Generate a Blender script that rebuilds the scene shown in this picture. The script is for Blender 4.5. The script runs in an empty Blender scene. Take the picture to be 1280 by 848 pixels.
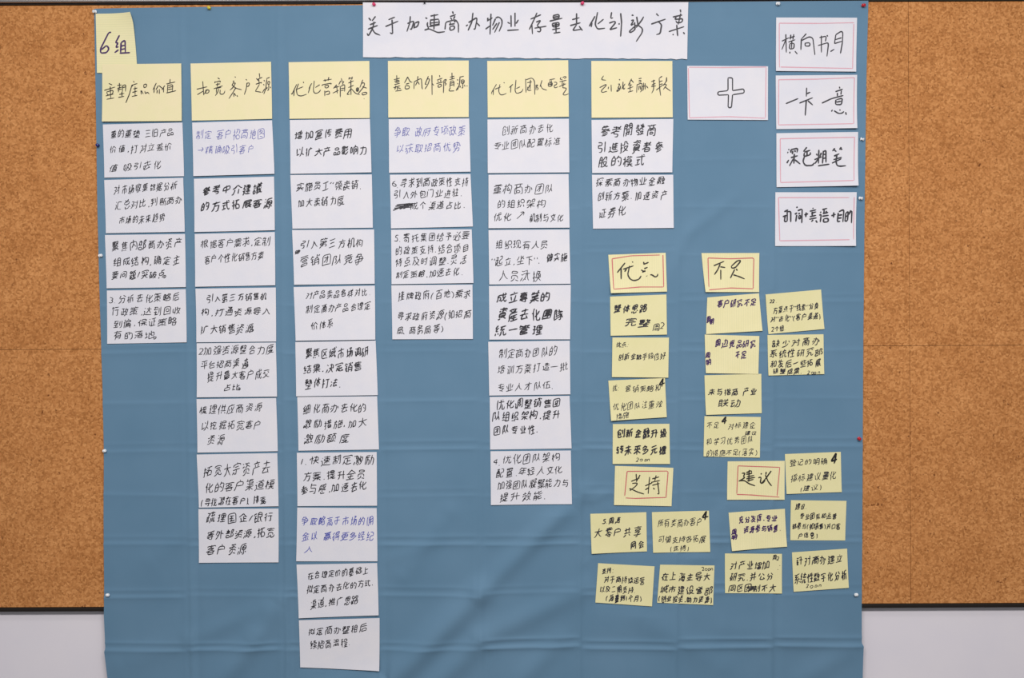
import bpy, math, random
import numpy as np
from mathutils import Matrix, Vector

# ---------------------------------------------------------------- camera, world, lamps, exposure
SC = bpy.context.scene
COL = SC.collection
K = 0.002165                 # metres per photograph pixel on the board
D = 2.6                      # camera to board
ZC = 1.58
YB = -0.022                  # plane of the cloth
ROLL = math.radians(0.25)
CR, SR = math.cos(ROLL), math.sin(ROLL)

def at(px, py):
    a, b = (px - 640) * K, (424 - py) * K
    return a * CR + b * SR, ZC - a * SR + b * CR

cam = bpy.data.objects.new('camera', bpy.data.cameras.new('camera'))
cam.data.sensor_width = 36
cam.data.lens = 36 * D / (1280 * K)
cam.data.clip_start = 0.05
cam.matrix_world = Matrix(((CR, SR, 0, 0), (0, 0, -1, YB - D), (-SR, CR, 0, ZC), (0, 0, 0, 1)))
COL.objects.link(cam)
SC.camera = cam

w = bpy.data.worlds.new('room_light')
SC.world = w
w.use_nodes = True
w.node_tree.nodes['Background'].inputs[0].default_value = (0.88, 0.94, 1.0, 1)
w.node_tree.nodes['Background'].inputs[1].default_value = 0.20

def area(name, loc, rot, sx, sy, power, col):
    l = bpy.data.lights.new(name, 'AREA')
    l.shape = 'RECTANGLE'; l.size = sx; l.size_y = sy; l.energy = power; l.color = col
    o = bpy.data.objects.new(name, l); COL.objects.link(o)
    o.location = loc; o.rotation_euler = rot
    return o
area('ceiling_lamp_row', (-0.1, -1.45, 3.0), (math.radians(20), 0, 0), 3.4, 0.3, 8, (1.0, 0.97, 0.95))
area('ceiling_lamp_row', (0.1, -2.9, 3.0), (math.radians(35), 0, 0), 3.0, 0.4, 84, (1.0, 0.97, 0.96))

vs = SC.view_settings
SC.display_settings.display_device = 'sRGB'
vs.view_transform = 'Standard'; vs.look = 'None'; vs.gamma = 1; vs.use_curve_mapping = False
vs.exposure = 0.25

# ---------------------------------------------------------------- materials
def lin(c):
    return tuple(((v / 255) / 12.92 if v / 255 <= 0.04045 else ((v / 255 + 0.055) / 1.055) ** 2.4) for v in c) + (1,)

def base(name, c, rough=0.6, spec=0.3, metal=0.0):
    m = bpy.data.materials.new(name); m.use_nodes = True
    b = m.node_tree.nodes['Principled BSDF']
    b.inputs['Base Color'].default_value = lin(c)
    b.inputs['Roughness'].default_value = rough
    b.inputs['Specular IOR Level'].default_value = spec
    b.inputs['Metallic'].default_value = metal
    return m, m.node_tree.nodes, m.node_tree.links, b

def bump(n, l, b, src, strength, dist):
    k = n.new('ShaderNodeBump'); k.inputs['Strength'].default_value = strength; k.inputs['Distance'].default_value = dist
    l.new(src, k.inputs['Height']); l.new(k.outputs[0], b.inputs['Normal'])

def noise(n, l, co, scale, detail=4, rough=0.6):
    t = n.new('ShaderNodeTexNoise'); t.inputs['Scale'].default_value = scale
    t.inputs['Detail'].default_value = detail; t.inputs['Roughness'].default_value = rough
    l.new(co, t.inputs['Vector']); return t

def ramp(n, l, src, stops):
    r = n.new('ShaderNodeValToRGB'); e = r.color_ramp.elements
    while len(e) < len(stops): e.new(0.5)
    for k, (p, c) in enumerate(stops):
        e[k].position = p; e[k].color = lin(c)
    l.new(src, r.inputs[0]); return r

def mixc(n, l, f, a, b_, mode='MIX'):
    m = n.new('ShaderNodeMix'); m.data_type = 'RGBA'; m.blend_type = mode
    if isinstance(f, float): m.inputs[0].default_value = f
    else: l.new(f, m.inputs[0])
    for s, v in ((6, a), (7, b_)):
        if isinstance(v, tuple): m.inputs[s].default_value = v
        else: l.new(v, m.inputs[s])
    return m.outputs[2]

def mat_cork():
    m, n, l, b = base('cork', (190, 128, 72), 0.85, 0.15)
    co = n.new('ShaderNodeTexCoord').outputs['Object']
    big = noise(n, l, co, 9, 3)
    gran = noise(n, l, co, 170, 6, 0.8)
    wv = n.new('ShaderNodeVectorMath'); wv.operation = 'MULTIPLY_ADD'
    wv.inputs[1].default_value = (0.012, 0.012, 0.012); l.new(noise(n, l, co, 110, 2).outputs['Color'], wv.inputs[0]); l.new(co, wv.inputs[2])
    v2 = n.new('ShaderNodeTexVoronoi'); v2.inputs['Scale'].default_value = 190; l.new(wv.outputs[0], v2.inputs['Vector'])
    sp = n.new('ShaderNodeSeparateColor'); l.new(v2.outputs['Color'], sp.inputs[0])
    r1 = ramp(n, l, sp.outputs[0], [(0.0, (150, 95, 49)), (0.45, (197, 133, 78)), (1.0, (232, 168, 108))])
    r2 = ramp(n, l, gran.outputs['Fac'], [(0.3, (142, 87, 44)), (0.5, (204, 137, 80)), (0.68, (232, 170, 110))])
    c = mixc(n, l, 0.45, r1.outputs[0], r2.outputs[0])
    sk = noise(n, l, co, 75, 4, 0.7)
    fr = ramp(n, l, sk.outputs['Fac'], [(0.64, (0, 0, 0)), (0.71, (255, 255, 255))])
    c = mixc(n, l, fr.outputs[0], c, lin((116, 66, 34)))
    rb = ramp(n, l, big.outputs['Fac'], [(0.3, (238, 232, 225)), (0.7, (255, 255, 255))])
    c = mixc(n, l, 1.0, c, rb.outputs[0], 'MULTIPLY')
    l.new(c, b.inputs['Base Color'])
    bump(n, l, b, gran.outputs['Fac'], 0.5, 0.0015)
    return m

def mat_cloth():
    m, n, l, b = base('blue_cloth', (96, 134, 160), 0.72, 0.25)
    b.inputs['Sheen Weight'].default_value = 0.08
    co = n.new('ShaderNodeTexCoord').outputs['Object']
    nz = noise(n, l, co, 5, 3)
    r = ramp(n, l, nz.outputs['Fac'], [(0.3, CLOTH_A), (0.7, CLOTH_B)])
    l.new(r.outputs[0], b.inputs['Base Color'])
    bump(n, l, b, noise(n, l, co, 900, 2).outputs['Fac'], 0.15, 0.0004)
    return m
CLOTH_A = (96, 131, 157); CLOTH_B = (102, 136, 162)

def mat_paper(name, c, c2, stripes=None):
    m, n, l, b = base(name, c, 0.62, 0.25)
    co = n.new('ShaderNodeTexCoord').outputs['Object']
    r = ramp(n, l, noise(n, l, co, 14, 3).outputs['Fac'], [(0.35, c), (0.65, c2)])
    out = r.outputs[0]
    if stripes is not None:
        s = n.new('ShaderNodeSeparateXYZ'); l.new(co, s.inputs[0])
        q = n.new('ShaderNodeMath'); q.operation = 'MULTIPLY'; q.inputs[1].default_value = 2 * math.pi / 0.0062
        l.new(s.outputs[stripes], q.inputs[0])
        q2 = n.new('ShaderNodeMath'); q2.operation = 'SINE'; l.new(q.outputs[0], q2.inputs[0])
        f = ramp(n, l, q2.outputs[0], [(0.35, (0, 0, 0)), (0.95, (120, 120, 120))])
        out = mixc(n, l, f.outputs[0], out, lin((194, 202, 160)))
    l.new(out, b.inputs['Base Color'])
    bump(n, l, b, noise(n, l, co, 300, 3).outputs['Fac'], 0.1, 0.0003)
    return m

PAPER = {
    'white': mat_paper('white_card', (222, 221, 229), (228, 225, 230)),
    'yellow': mat_paper('yellow_card', (236, 226, 178), (240, 226, 184)),
    'note': mat_paper('pale_yellow_note', (230, 222, 168), (234, 225, 174)),
    'ruled': mat_paper('ruled_yellow_note', (236, 226, 174), (240, 230, 180), 0),
    'ruledh': mat_paper('ruled_yellow_sheet', (236, 228, 178), (240, 230, 184), 2),
}
INK = {k: base(nm, c, 0.5, 0.3)[0] for k, nm, c in (
    ('k', 'black_ink', (56, 54, 60)), ('b', 'pale_blue_ink', (112, 114, 178)), ('c', 'blue_ink', (88, 94, 178)),
    ('p', 'purple_ink', (72, 46, 96)), ('r', 'red_ink', (206, 112, 112)), ('rp', 'faint_pink_ink', (220, 166, 178)),
    ('y', 'olive_black_ink', (58, 53, 44)), ('m', 'thick_black_ink', (36, 34, 36)))}
M_CORK = mat_cork(); M_CLOTH = mat_cloth()
M_ALU = base('brushed_aluminium', (170, 166, 164), 0.38, 0.5, 0.85)[0]
M_DARK = base('dark_edge_trim', (34, 28, 24), 0.5, 0.3)[0]
def mat_wall():
    m, n, l, b = base('painted_wall', (206, 202, 210), 0.8, 0.2)
    co = n.new('ShaderNodeTexCoord').outputs['Object']
    r = ramp(n, l, noise(n, l, co, 3, 4).outputs['Fac'], [(0.3, (226, 221, 229)), (0.7, (233, 227, 232))])
    l.new(r.outputs[0], b.inputs['Base Color'])
    bump(n, l, b, noise(n, l, co, 200, 4).outputs['Fac'], 0.1, 0.001)
    return m
def mat_floor():
    m, n, l, b = base('grey_floor', (120, 116, 112), 0.5, 0.3)
    co = n.new('ShaderNodeTexCoord').outputs['Object']
    r = ramp(n, l, noise(n, l, co, 20, 6).outputs['Fac'], [(0.3, (110, 106, 102)), (0.7, (132, 128, 124))])
    l.new(r.outputs[0], b.inputs['Base Color'])
    return m

# ---------------------------------------------------------------- object helpers
def mesh_obj(name, verts, faces, mat, parent=None, loc=(0, 0, 0), smooth=False):
    me = bpy.data.meshes.new(name)
    me.from_pydata([tuple(v) for v in verts], [], faces)
    me.materials.append(mat)
    if smooth: me.polygons.foreach_set('use_smooth', [True] * len(me.polygons))
    me.update()
    o = bpy.data.objects.new(name, me); COL.objects.link(o)
    o.location = loc
    if parent: o.parent = parent
    return o

def box(name, x0, x1, y0, y1, z0, z1, mat, parent=None, bev=0.0):
    v = [(x, y, z) for x in (x0, x1) for y in (y0, y1) for z in (z0, z1)]
    f = [(0, 1, 3, 2), (4, 6, 7, 5), (0, 4, 5, 1), (2, 3, 7, 6), (0, 2, 6, 4), (1, 5, 7, 3)]
    o = mesh_obj(name, v, f, mat, parent)
    if bev:
        q = o.modifiers.new('edge', 'BEVEL'); q.width = bev; q.segments = 2
    return o

def tag(o, label, cat, group=None):
    o['label'] = label; o['category'] = cat
    if group: o['group'] = group
    return o

# ---------------------------------------------------------------- the setting
WALLX = 3.6
box('wall_back', -WALLX, WALLX, 0.0, 0.12, 0, 3.1, mat_wall())['kind'] = 'structure'
box('floor', -WALLX, WALLX, -5.2, 0.12, -0.1, 0.0, mat_floor())['kind'] = 'structure'
box('baseboard_back', -WALLX, WALLX, -0.014, 0.0, 0.0, 0.1, base('baseboard_paint', (150, 146, 146), 0.5)[0], None, 0.003)['kind'] = 'structure'

# ---------------------------------------------------------------- notice board: cork panels in a slim frame
def X(px): return at(px, 424)[0]
zt = at(640, 3.6)[1]; zb = at(640, 757.6)[1]; zm = at(640, 434.6)[1]
xs = [X(-138), X(500), X(1138), X(1776)]
board = bpy.data.objects.new('cork_board', None); COL.objects.link(board)
board.location = (0, 0, zb)
tag(board, 'wide cork notice board with slim metal frame behind the blue cloth', 'notice board')
def bpart(o):
    o.parent = board; o.matrix_parent_inverse = Matrix.Translation((0, 0, -zb)); return o
bpart(box('backing_board', xs[0] - .01, xs[3] + .01, -0.006, -0.001, zb - .004, zt + .004, M_DARK))
g = 0.0004
for i in range(3):
    for a, b_ in ((zb, zm), (zm, zt)):
        bpart(box('cork_panel', xs[i] + g, xs[i + 1] - g, -0.018, -0.006, a + g, b_ - g, M_CORK, None, 0.0006))
bpart(box('bottom_frame_rail', xs[0] - .012, xs[3] + .012, -0.020, -0.001, zb - .0115, zb - .0008, M_DARK, None, 0.002))['label'] = 'dark thin bottom edge trim'
bpart(box('top_frame_lip', xs[0] - .012, xs[3] + .012, -0.0205, -0.001, zt + .0008, zt + .0045, M_DARK, None, 0.0008))['label'] = 'dark inner lip of the top rail'
bpart(box('top_frame_rail', xs[0] - .03, xs[3] + .03, -0.030, -0.001, zt + .0047, zt + .034, M_ALU, None, 0.003))['label'] = 'silver metal top rail'
for s in (-1, 1):
    xe = xs[0] - .0125 if s < 0 else xs[3] + .0125
    bpart(box('side_frame_rail', min(xe, xe + s * .02), max(xe, xe + s * .02), -0.028, -0.001, zb - .0115, zt + .0045, M_ALU, None, 0.002))

# ---------------------------------------------------------------- what is written on each card, and where it is taped
OFF = {'A': (120, 140), 'B': (120, 280), 'C': (240, 420), 'D': (240, 560), 'E': (350, 140), 'F': (350, 280), 'G': (360, 689), 'H': (480, 140), 'I': (480, 280), 'J': (600, 420), 'K': (600, 500), 'L': (720, 140), 'M': (720, 350), 'N': (720, 460), 'O': (850, 350), 'P': (720, 610), 'Q': (850, 610), 'R': (850, 460)}
BODY = [
('c1r1', 'A', 'white', (48, 85, 578, 72, 590, 430, 60, 440), 'k', 1.0, [('重的重塑、三旧产品', 95, 150, 525, 138, 60), ('价值,打对立差价', 90, 255, 515, 232, 58), ('值 吸引去化', 90, 378, 445, 352, 58)]),
('c1r2', 'A', 'white', (57, 455, 583, 440, 595, 800, 70, 810), 'k', 1.0, [('对市场收集数据分析', 120, 525, 545, 490, 62), ('汇总对比,判断商办', 125, 628, 582, 585, 60), ('市场的未来趋势', 155, 725, 465, 705, 62)]),
('c1r3', 'B', 'white', (62, 75, 595, 68, 603, 422, 75, 430), 'k', 1.15, [('聚焦内部商办资产', 105, 150, 580, 130, 70), ('组成结构,确定主', 112, 255, 570, 240, 62), ('要问题/突破点。', 105, 345, 495, 335, 60)]),
('c1r4', 'B', 'white', (75, 445, 600, 436, 608, 790, 78, 800), 'k', 1.05, [('3.分析去化策略后', 92, 505, 565, 490, 60), ('行政策,达到回收', 100, 588, 570, 575, 62), ('到偏,保证策略', 112, 670, 545, 650, 58), ('有的落地。', 110, 745, 430, 738, 60)]),
('c2r1', 'A', 'white', (643, 73, 1175, 57, 1193, 415, 653, 430), 'b', 0.8, [('制定 客户招商地图', 670, 155, 1130, 148, 70), ('→精确吸引客户', 678, 255, 1065, 248, 62)]),
('c2r2', 'A', 'white', (655, 447, 1188, 432, 1195, 790, 660, 802), 'k', 1.6, [('參考中介建議', 705, 525, 1110, 512, 68), ('的方式拓展客源', 695, 632, 1180, 605, 66)]),
('c2r3', 'B', 'white', (660, 68, 1193, 55, 1198, 410, 665, 420), 'k', 1.0, [('根据客户需求,定制', 700, 140, 1165, 115, 66), ('客户个性化销售方案', 722, 240, 1125, 210, 62)]),
('c2r4', 'B', 'white', (668, 433, 1200, 425, 1203, 785, 672, 790), 'k', 1.15, [('引入第三方销售机', 735, 500, 1145, 480, 58), ('构,打通资源导入', 702, 592, 1170, 580, 62), ('扩大销售资源。', 700, 705, 1080, 695, 64)]),
('c2r5', 'C', 'white', (33, 50, 560, 45, 570, 405, 35, 410), 'k', 1.05, [('2加强资源整合力度', 55, 100, 550, 90, 64), ('平台招商渠道。', 55, 195, 405, 180, 60), ('提升最大客户成交', 102, 272, 525, 250, 64), ('占比。', 205, 345, 355, 335, 56)]),
('c2r6', 'C', 'white', (32, 422, 562, 415, 575, 768, 40, 778), 'k', 1.05, [('梳理供应商资源', 50, 495, 475, 475, 66), ('以挖掘拓宽客户', 58, 600, 470, 590, 62), ('资源', 100, 698, 228, 690, 68)]),
('c2r7', 'D', 'white', (33, 45, 570, 35, 580, 388, 50, 398), 'k', 1.15, [('拓宽大宗资产去', 80, 155, 525, 130, 84), ('化的客户渠道模', 80, 265, 560, 240, 76), ('(寻找潜在客户)、排查。', 62, 362, 520, 345, 56)]),
('c2r8', 'D', 'white', (45, 408, 578, 405, 580, 762, 50, 765), 'k', 1.25, [('疏理国企/银行', 95, 470, 550, 465, 72), ('等外部资源,拓宽', 95, 580, 560, 565, 68), ('客户资源', 95, 680, 375, 675, 70)]),
('c3r1', 'E', 'white', (67, 55, 600, 48, 612, 405, 72, 415), 'k', 1.4, [('增加宣传费用', 95, 155, 490, 140, 68), ('以扩大产品影响力', 105, 272, 590, 255, 62)]),
('c3r2', 'E', 'white', (70, 422, 613, 418, 620, 773, 85, 780), 'k', 1.15, [('实施员工“领卖销.', 108, 500, 555, 490, 64), ('加大卖销力度', 115, 610, 435, 590, 64)]),
('c3r3', 'F', 'white', (82, 42, 628, 38, 633, 400, 97, 407), 'k', 1.15, [('引入第三方机构', 135, 135, 565, 125, 68), ('营销团队竞争', 130, 245, 570, 235, 76), ('做', 100, 188, 140, 192, 32)]),
('c3r4', 'F', 'white', (92, 422, 633, 412, 637, 772, 107, 780), 'k', 1.05, [('对产品卖品各样对比.', 172, 480, 610, 455, 54), ('制定商办产品合理定', 175, 575, 612, 545, 58), ('价体系', 205, 680, 365, 665, 60)]),
('c3r5', 'C', 'white', (690, 42, 1225, 32, 1240, 395, 697, 403), 'k', 1.3, [('聚焦区域市场调研', 752, 118, 1185, 112, 72), ('结果,决定销售', 742, 222, 1140, 205, 64), ('整体打法.', 750, 318, 1000, 312, 66)]),
('c3r6', 'C', 'white', (703, 408, 1235, 403, 1248, 757, 712, 765), 'k', 1.15, [('细化商办去化的', 738, 488, 1170, 480, 66), ('激励措施,加大', 738, 590, 1170, 580, 62), ('激励额度', 735, 688, 1055, 682, 66)]),
('c3r7', 'D', 'white', (700, 33, 1232, 28, 1235, 385, 705, 388), 'k', 1.2, [('1.快速制定激励', 715, 90, 1220, 75, 66), ('方案.提升全员', 735, 188, 1165, 175, 66), ('参与感,加速去化', 718, 285, 1172, 250, 68)]),
('c3r8', 'D', 'white', (703, 398, 1232, 402, 1238, 755, 697, 755), 'c', 0.95, [('争取略高于市场的佣', 730, 490, 1215, 485, 66), ('金以 赢得更多经纪', 732, 590, 1220, 590, 62), ('人', 745, 675, 825, 675, 50)]),
('c3r9', 'G', 'white', (58, 90, 595, 80, 607, 425, 75, 445), 'k', 1.1, [('在合理定价的基础上', 130, 165, 540, 125, 56), ('拟定商办去化的方式.', 122, 260, 580, 210, 58), ('渠道,推广思路', 145, 355, 475, 318, 62)]),
('c3r10', 'G', 'white', (75, 460, 612, 445, 612, 793, 85, 772), 'k', 1.1, [('拟定商办整租后', 130, 540, 530, 510, 58), ('续招商流程.', 145, 625, 425, 605, 56)]),
('c4r1', 'H', 'white', (32, 50, 568, 45, 578, 400, 35, 408), 'b', 0.9, [('争取 政府专项政策', 65, 135, 545, 125, 70), ('以获取招商优势', 78, 245, 515, 235, 66)]),
('c4r2', 'H', 'white', (40, 420, 577, 415, 593, 765, 48, 778), 'k', 1.1, [('6.寻求到商政策性支持', 60, 480, 565, 465, 64), ('引入外包门业进驻.', 65, 555, 530, 540, 60), ('成个渠道占比.', 175, 630, 550, 620, 60), ('≋', 65, 635, 190, 628, 44, 'k', 1.6)]),
('c4r3', 'I', 'white', (48, 40, 585, 37, 597, 395, 52, 403), 'k', 1.05, [('5.寄托集团给予必要', 75, 100, 570, 80, 62), ('的政策支持.结合项目', 75, 180, 570, 165, 62), ('特点及时调整.灵活', 72, 258, 555, 240, 62), ('制定策略,加速去化.', 75, 340, 530, 320, 56)]),
('c4r4', 'I', 'white', (50, 410, 590, 405, 593, 768, 57, 770), 'k', 1.1, [('挂牌政府(百地)需求', 90, 485, 585, 465, 62), ('寻求政府资源(如招商', 85, 620, 583, 600, 62), ('局、商务局等)', 85, 715, 400, 700, 60)]),
('c5r1', 'H', 'white', (690, 52, 1232, 47, 1235, 405, 692, 410), 'k', 0.95, [('创新商办去化', 785, 125, 1135, 105, 64), ('专业团队配置标准', 725, 230, 1185, 195, 62)]),
('c5r2', 'H', 'white', (697, 420, 1230, 415, 1237, 773, 697, 777), 'k', 1.05, [('重构商办团队', 720, 515, 1140, 510, 72), ('的组织架构', 748, 615, 1080, 610, 66), ('优化', 725, 705, 860, 702, 58), ('↗', 880, 690, 945, 690, 58), ('机制与文化', 965, 710, 1195, 705, 58)]),
('c5r3', 'I', 'white', (697, 42, 1235, 38, 1243, 400, 702, 405), 'k', 1.05, [('组织现有人员', 738, 140, 1100, 140, 66), ('“起立,坐下”.', 715, 255, 1050, 240, 66), ('人员汰换', 755, 348, 1055, 345, 76), ('做实施', 1085, 228, 1225, 222, 54, 'k', 1.3)]),
('c5r4', 'I', 'white', (700, 415, 1245, 407, 1240, 770, 703, 772), 'k', 1.7, [('成立專業的', 752, 495, 1112, 490, 74), ('資產去化團隊', 752, 605, 1200, 605, 80), ('統一管理', 735, 715, 1060, 705, 72)]),
('c5r5', 'J', 'white', (55, 40, 598, 32, 602, 390, 62, 398), 'k', 1.0, [('制定商办团队的', 125, 120, 515, 100, 70), ('培训方案打造一批', 112, 230, 588, 200, 64), ('专业人才队伍.', 110, 345, 500, 325, 60)]),
('c5r6', 'J', 'white', (65, 408, 597, 400, 610, 750, 68, 758), 'k', 1.3, [('优化调整销售团', 102, 460, 545, 445, 70), ('队组织架构,提升', 82, 540, 540, 525, 66), ('团队专业性.', 88, 630, 395, 620, 66)]),
('c5r7', 'K', 'white', (70, 343, 605, 338, 612, 693, 73, 700), 'k', 1.05, [('4.优化团队架构', 88, 408, 540, 380, 68), ('配置.年轻人文化', 105, 488, 555, 465, 62), ('加强团队凝聚能力与', 112, 570, 595, 550, 64), ('提升效能.', 128, 648, 450, 635, 62)]),
('c6r1', 'L', 'white', (103, 55, 648, 48, 640, 405, 107, 410), 'k', 1.5, [('參考開發商', 152, 130, 540, 120, 84), ('引進投資者參', 138, 242, 590, 232, 80), ('股的模式', 145, 335, 470, 325, 74)]),
('c6r2', 'L', 'white', (106, 420, 647, 420, 650, 775, 113, 780), 'k', 1.2, [('探索商办物业金融', 130, 475, 595, 462, 62), ('创新方案.加速资产', 135, 562, 612, 555, 62), ('证券化', 148, 675, 332, 662, 70)]),
('n1', 'M', 'note', (227, 112, 602, 98, 605, 365, 230, 373), 'k', 1.5, [('整体思路', 248, 195, 480, 190, 54), ('完整', 325, 285, 495, 285, 64), ('周2', 510, 325, 590, 305, 56, 'k', 1.1)]),
('n2', 'M', 'note', (242, 385, 618, 385, 613, 652, 238, 648), 'k', 1.0, [('优点:', 265, 435, 355, 435, 40), ('创新金融手段位好', 280, 515, 598, 510, 46)]),
('n3', 'N', 'note', (215, 85, 592, 68, 603, 328, 232, 352), 'k', 0.85, [('优:', 242, 140, 290, 135, 42), ('营销策略和', 322, 142, 572, 135, 48), ('优化团队注重效', 245, 262, 575, 240, 54), ('措施', 260, 325, 358, 312, 44), ('④', 545, 100, 590, 95, 48, 'k', 2.0)]),
('n4', 'N', 'note', (245, 375, 622, 373, 625, 640, 243, 640), 'k', 1.7, [('创新金融升级', 272, 440, 608, 440, 66), ('转未来多元機', 260, 550, 610, 545, 66), ('2opn', 400, 612, 500, 608, 36, 'k', 0.9)]),
('n5', 'O', 'ruled', (180, 118, 525, 90, 547, 340, 172, 362), 'p', 1.4, [('客户研究不足', 245, 162, 510, 150, 56), ('周明', 178, 258, 225, 290, 46)]),
('n6', 'O', 'ruled', (163, 365, 527, 375, 520, 628, 170, 622), 'p', 1.4, [('周边竞品研究', 230, 420, 508, 430, 56), ('不足', 365, 500, 445, 500, 52), ('周', 168, 505, 205, 505, 40), ('明', 168, 548, 205, 548, 40)]),
('n7', 'R', 'note', (162, 50, 540, 40, 543, 302, 170, 313), 'k', 1.3, [('未与指商、产业', 188, 165, 512, 155, 54), ('联动', 252, 240, 412, 232, 56)]),
('n8', 'R', 'note', (162, 322, 537, 328, 530, 598, 155, 590), 'k', 0.85, [('不足', 175, 385, 260, 380, 46), ('对标建企', 315, 390, 510, 380, 44), ('建议', 428, 435, 515, 435, 34), ('和学习优秀团队', 172, 495, 490, 480, 54), ('的措施不足(落实)', 172, 568, 515, 562, 48), ('④', 270, 352, 318, 348, 48, 'k', 2.0)]),
('n9', 'O', 'note', (567, 98, 938, 65, 960, 328, 588, 362), 'k', 1.1, [('22.', 592, 142, 655, 138, 34), ('方案点于“线索”分身', 618, 205, 925, 175, 48), ('对“去化”(客户渠道)', 598, 268, 940, 238, 46), ('2个组.', 612, 330, 705, 322, 38)]),
('n10', 'O', 'note', (582, 368, 955, 363, 958, 628, 587, 638), 'k', 1.25, [('缺少对商办', 608, 425, 935, 408, 58), ('系统性研究部', 595, 495, 950, 480, 58), ('和发后一些拓展', 600, 560, 940, 555, 54), ('研整成果.', 610, 612, 820, 608, 44), ('2opn', 845, 615, 932, 612, 34, 'k', 0.9)]),
('n11', 'P', 'note', (95, 173, 468, 162, 472, 423, 103, 437), 'k', 1.3, [('5.周涛', 180, 218, 298, 215, 48), ('大零户共享', 120, 300, 440, 290, 70), ('网会', 358, 382, 455, 375, 56)]),
('n12', 'P', 'note', (505, 162, 885, 152, 892, 425, 513, 432), 'k', 0.9, [('所有类商办客户', 542, 240, 845, 225, 60), ('可做支持各拓展', 545, 348, 868, 340, 52), ('(支持)', 625, 402, 755, 402, 40), ('④', 832, 190, 885, 185, 66, 'k', 2.2)]),
('n13', 'P', 'note', (147, 502, 523, 523, 505, 788, 128, 763), 'k', 1.15, [('支持:', 172, 555, 252, 552, 44), ('对于商持续运营', 185, 610, 460, 620, 50), ('以及二期支持.', 155, 672, 400, 680, 52), ('(海量到1个月)', 195, 735, 440, 738, 48)]),
('n14', 'P', 'note', (560, 512, 922, 517, 912, 780, 540, 765), 'k', 1.3, [('在上海主导大', 565, 590, 900, 595, 62), ('城市建设營部', 555, 680, 908, 685, 58), ('(创业投资,助力资源)', 545, 738, 908, 748, 46), ('2opn', 835, 538, 918, 538, 36, 'k', 0.9)]),
('n15', 'Q', 'ruled', (322, 165, 695, 138, 710, 390, 342, 418), 'p', 1.4, [('充分发挥-专业', 388, 212, 648, 200, 52), ('资源参与销售.', 420, 278, 675, 268, 48), ('周', 338, 295, 378, 295, 38), ('明', 338, 330, 378, 330, 38)]),
('n16', 'Q', 'note', (738, 82, 1108, 87, 1098, 350, 732, 348), 'k', 1.1, [('建议.', 765, 125, 850, 122, 46), ('专业团队和运营', 792, 190, 1045, 190, 42), ('部参与(如销售)对口客', 745, 255, 1070, 258, 44), ('户信息)', 780, 318, 918, 315, 42)]),
('n17', 'Q', 'note', (298, 437, 678, 440, 677, 703, 298, 700), 'k', 1.3, [('对产业增加', 328, 520, 600, 515, 58), ('研究.并公分', 328, 600, 625, 592, 56), ('同区因制不大', 322, 672, 640, 665, 54), ('≋', 450, 668, 492, 668, 34), ('周2', 612, 455, 660, 470, 36, 'k', 1.0), (':', 640, 520, 670, 520, 50, 'k', 1.0)]),
('n18', 'Q', 'note', (745, 430, 1112, 405, 1122, 665, 755, 692), 'k', 1.3, [('针对商办建立', 765, 490, 1085, 470, 62), ('系统性数字化分析', 755, 605, 1112, 580, 68), ('2opn', 835, 655, 945, 645, 38, 'k', 0.9)]),
('n19', 'R', 'note', (698, 575, 1070, 560, 1075, 827, 707, 840), 'k', 0.95, [('登记的明确', 725, 635, 985, 620, 46), ('指标建议量化', 735, 735, 1045, 715, 54), ('(建议)', 795, 808, 945, 795, 44), ('④', 998, 610, 1048, 606, 62, 'k', 2.4)])]
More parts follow.
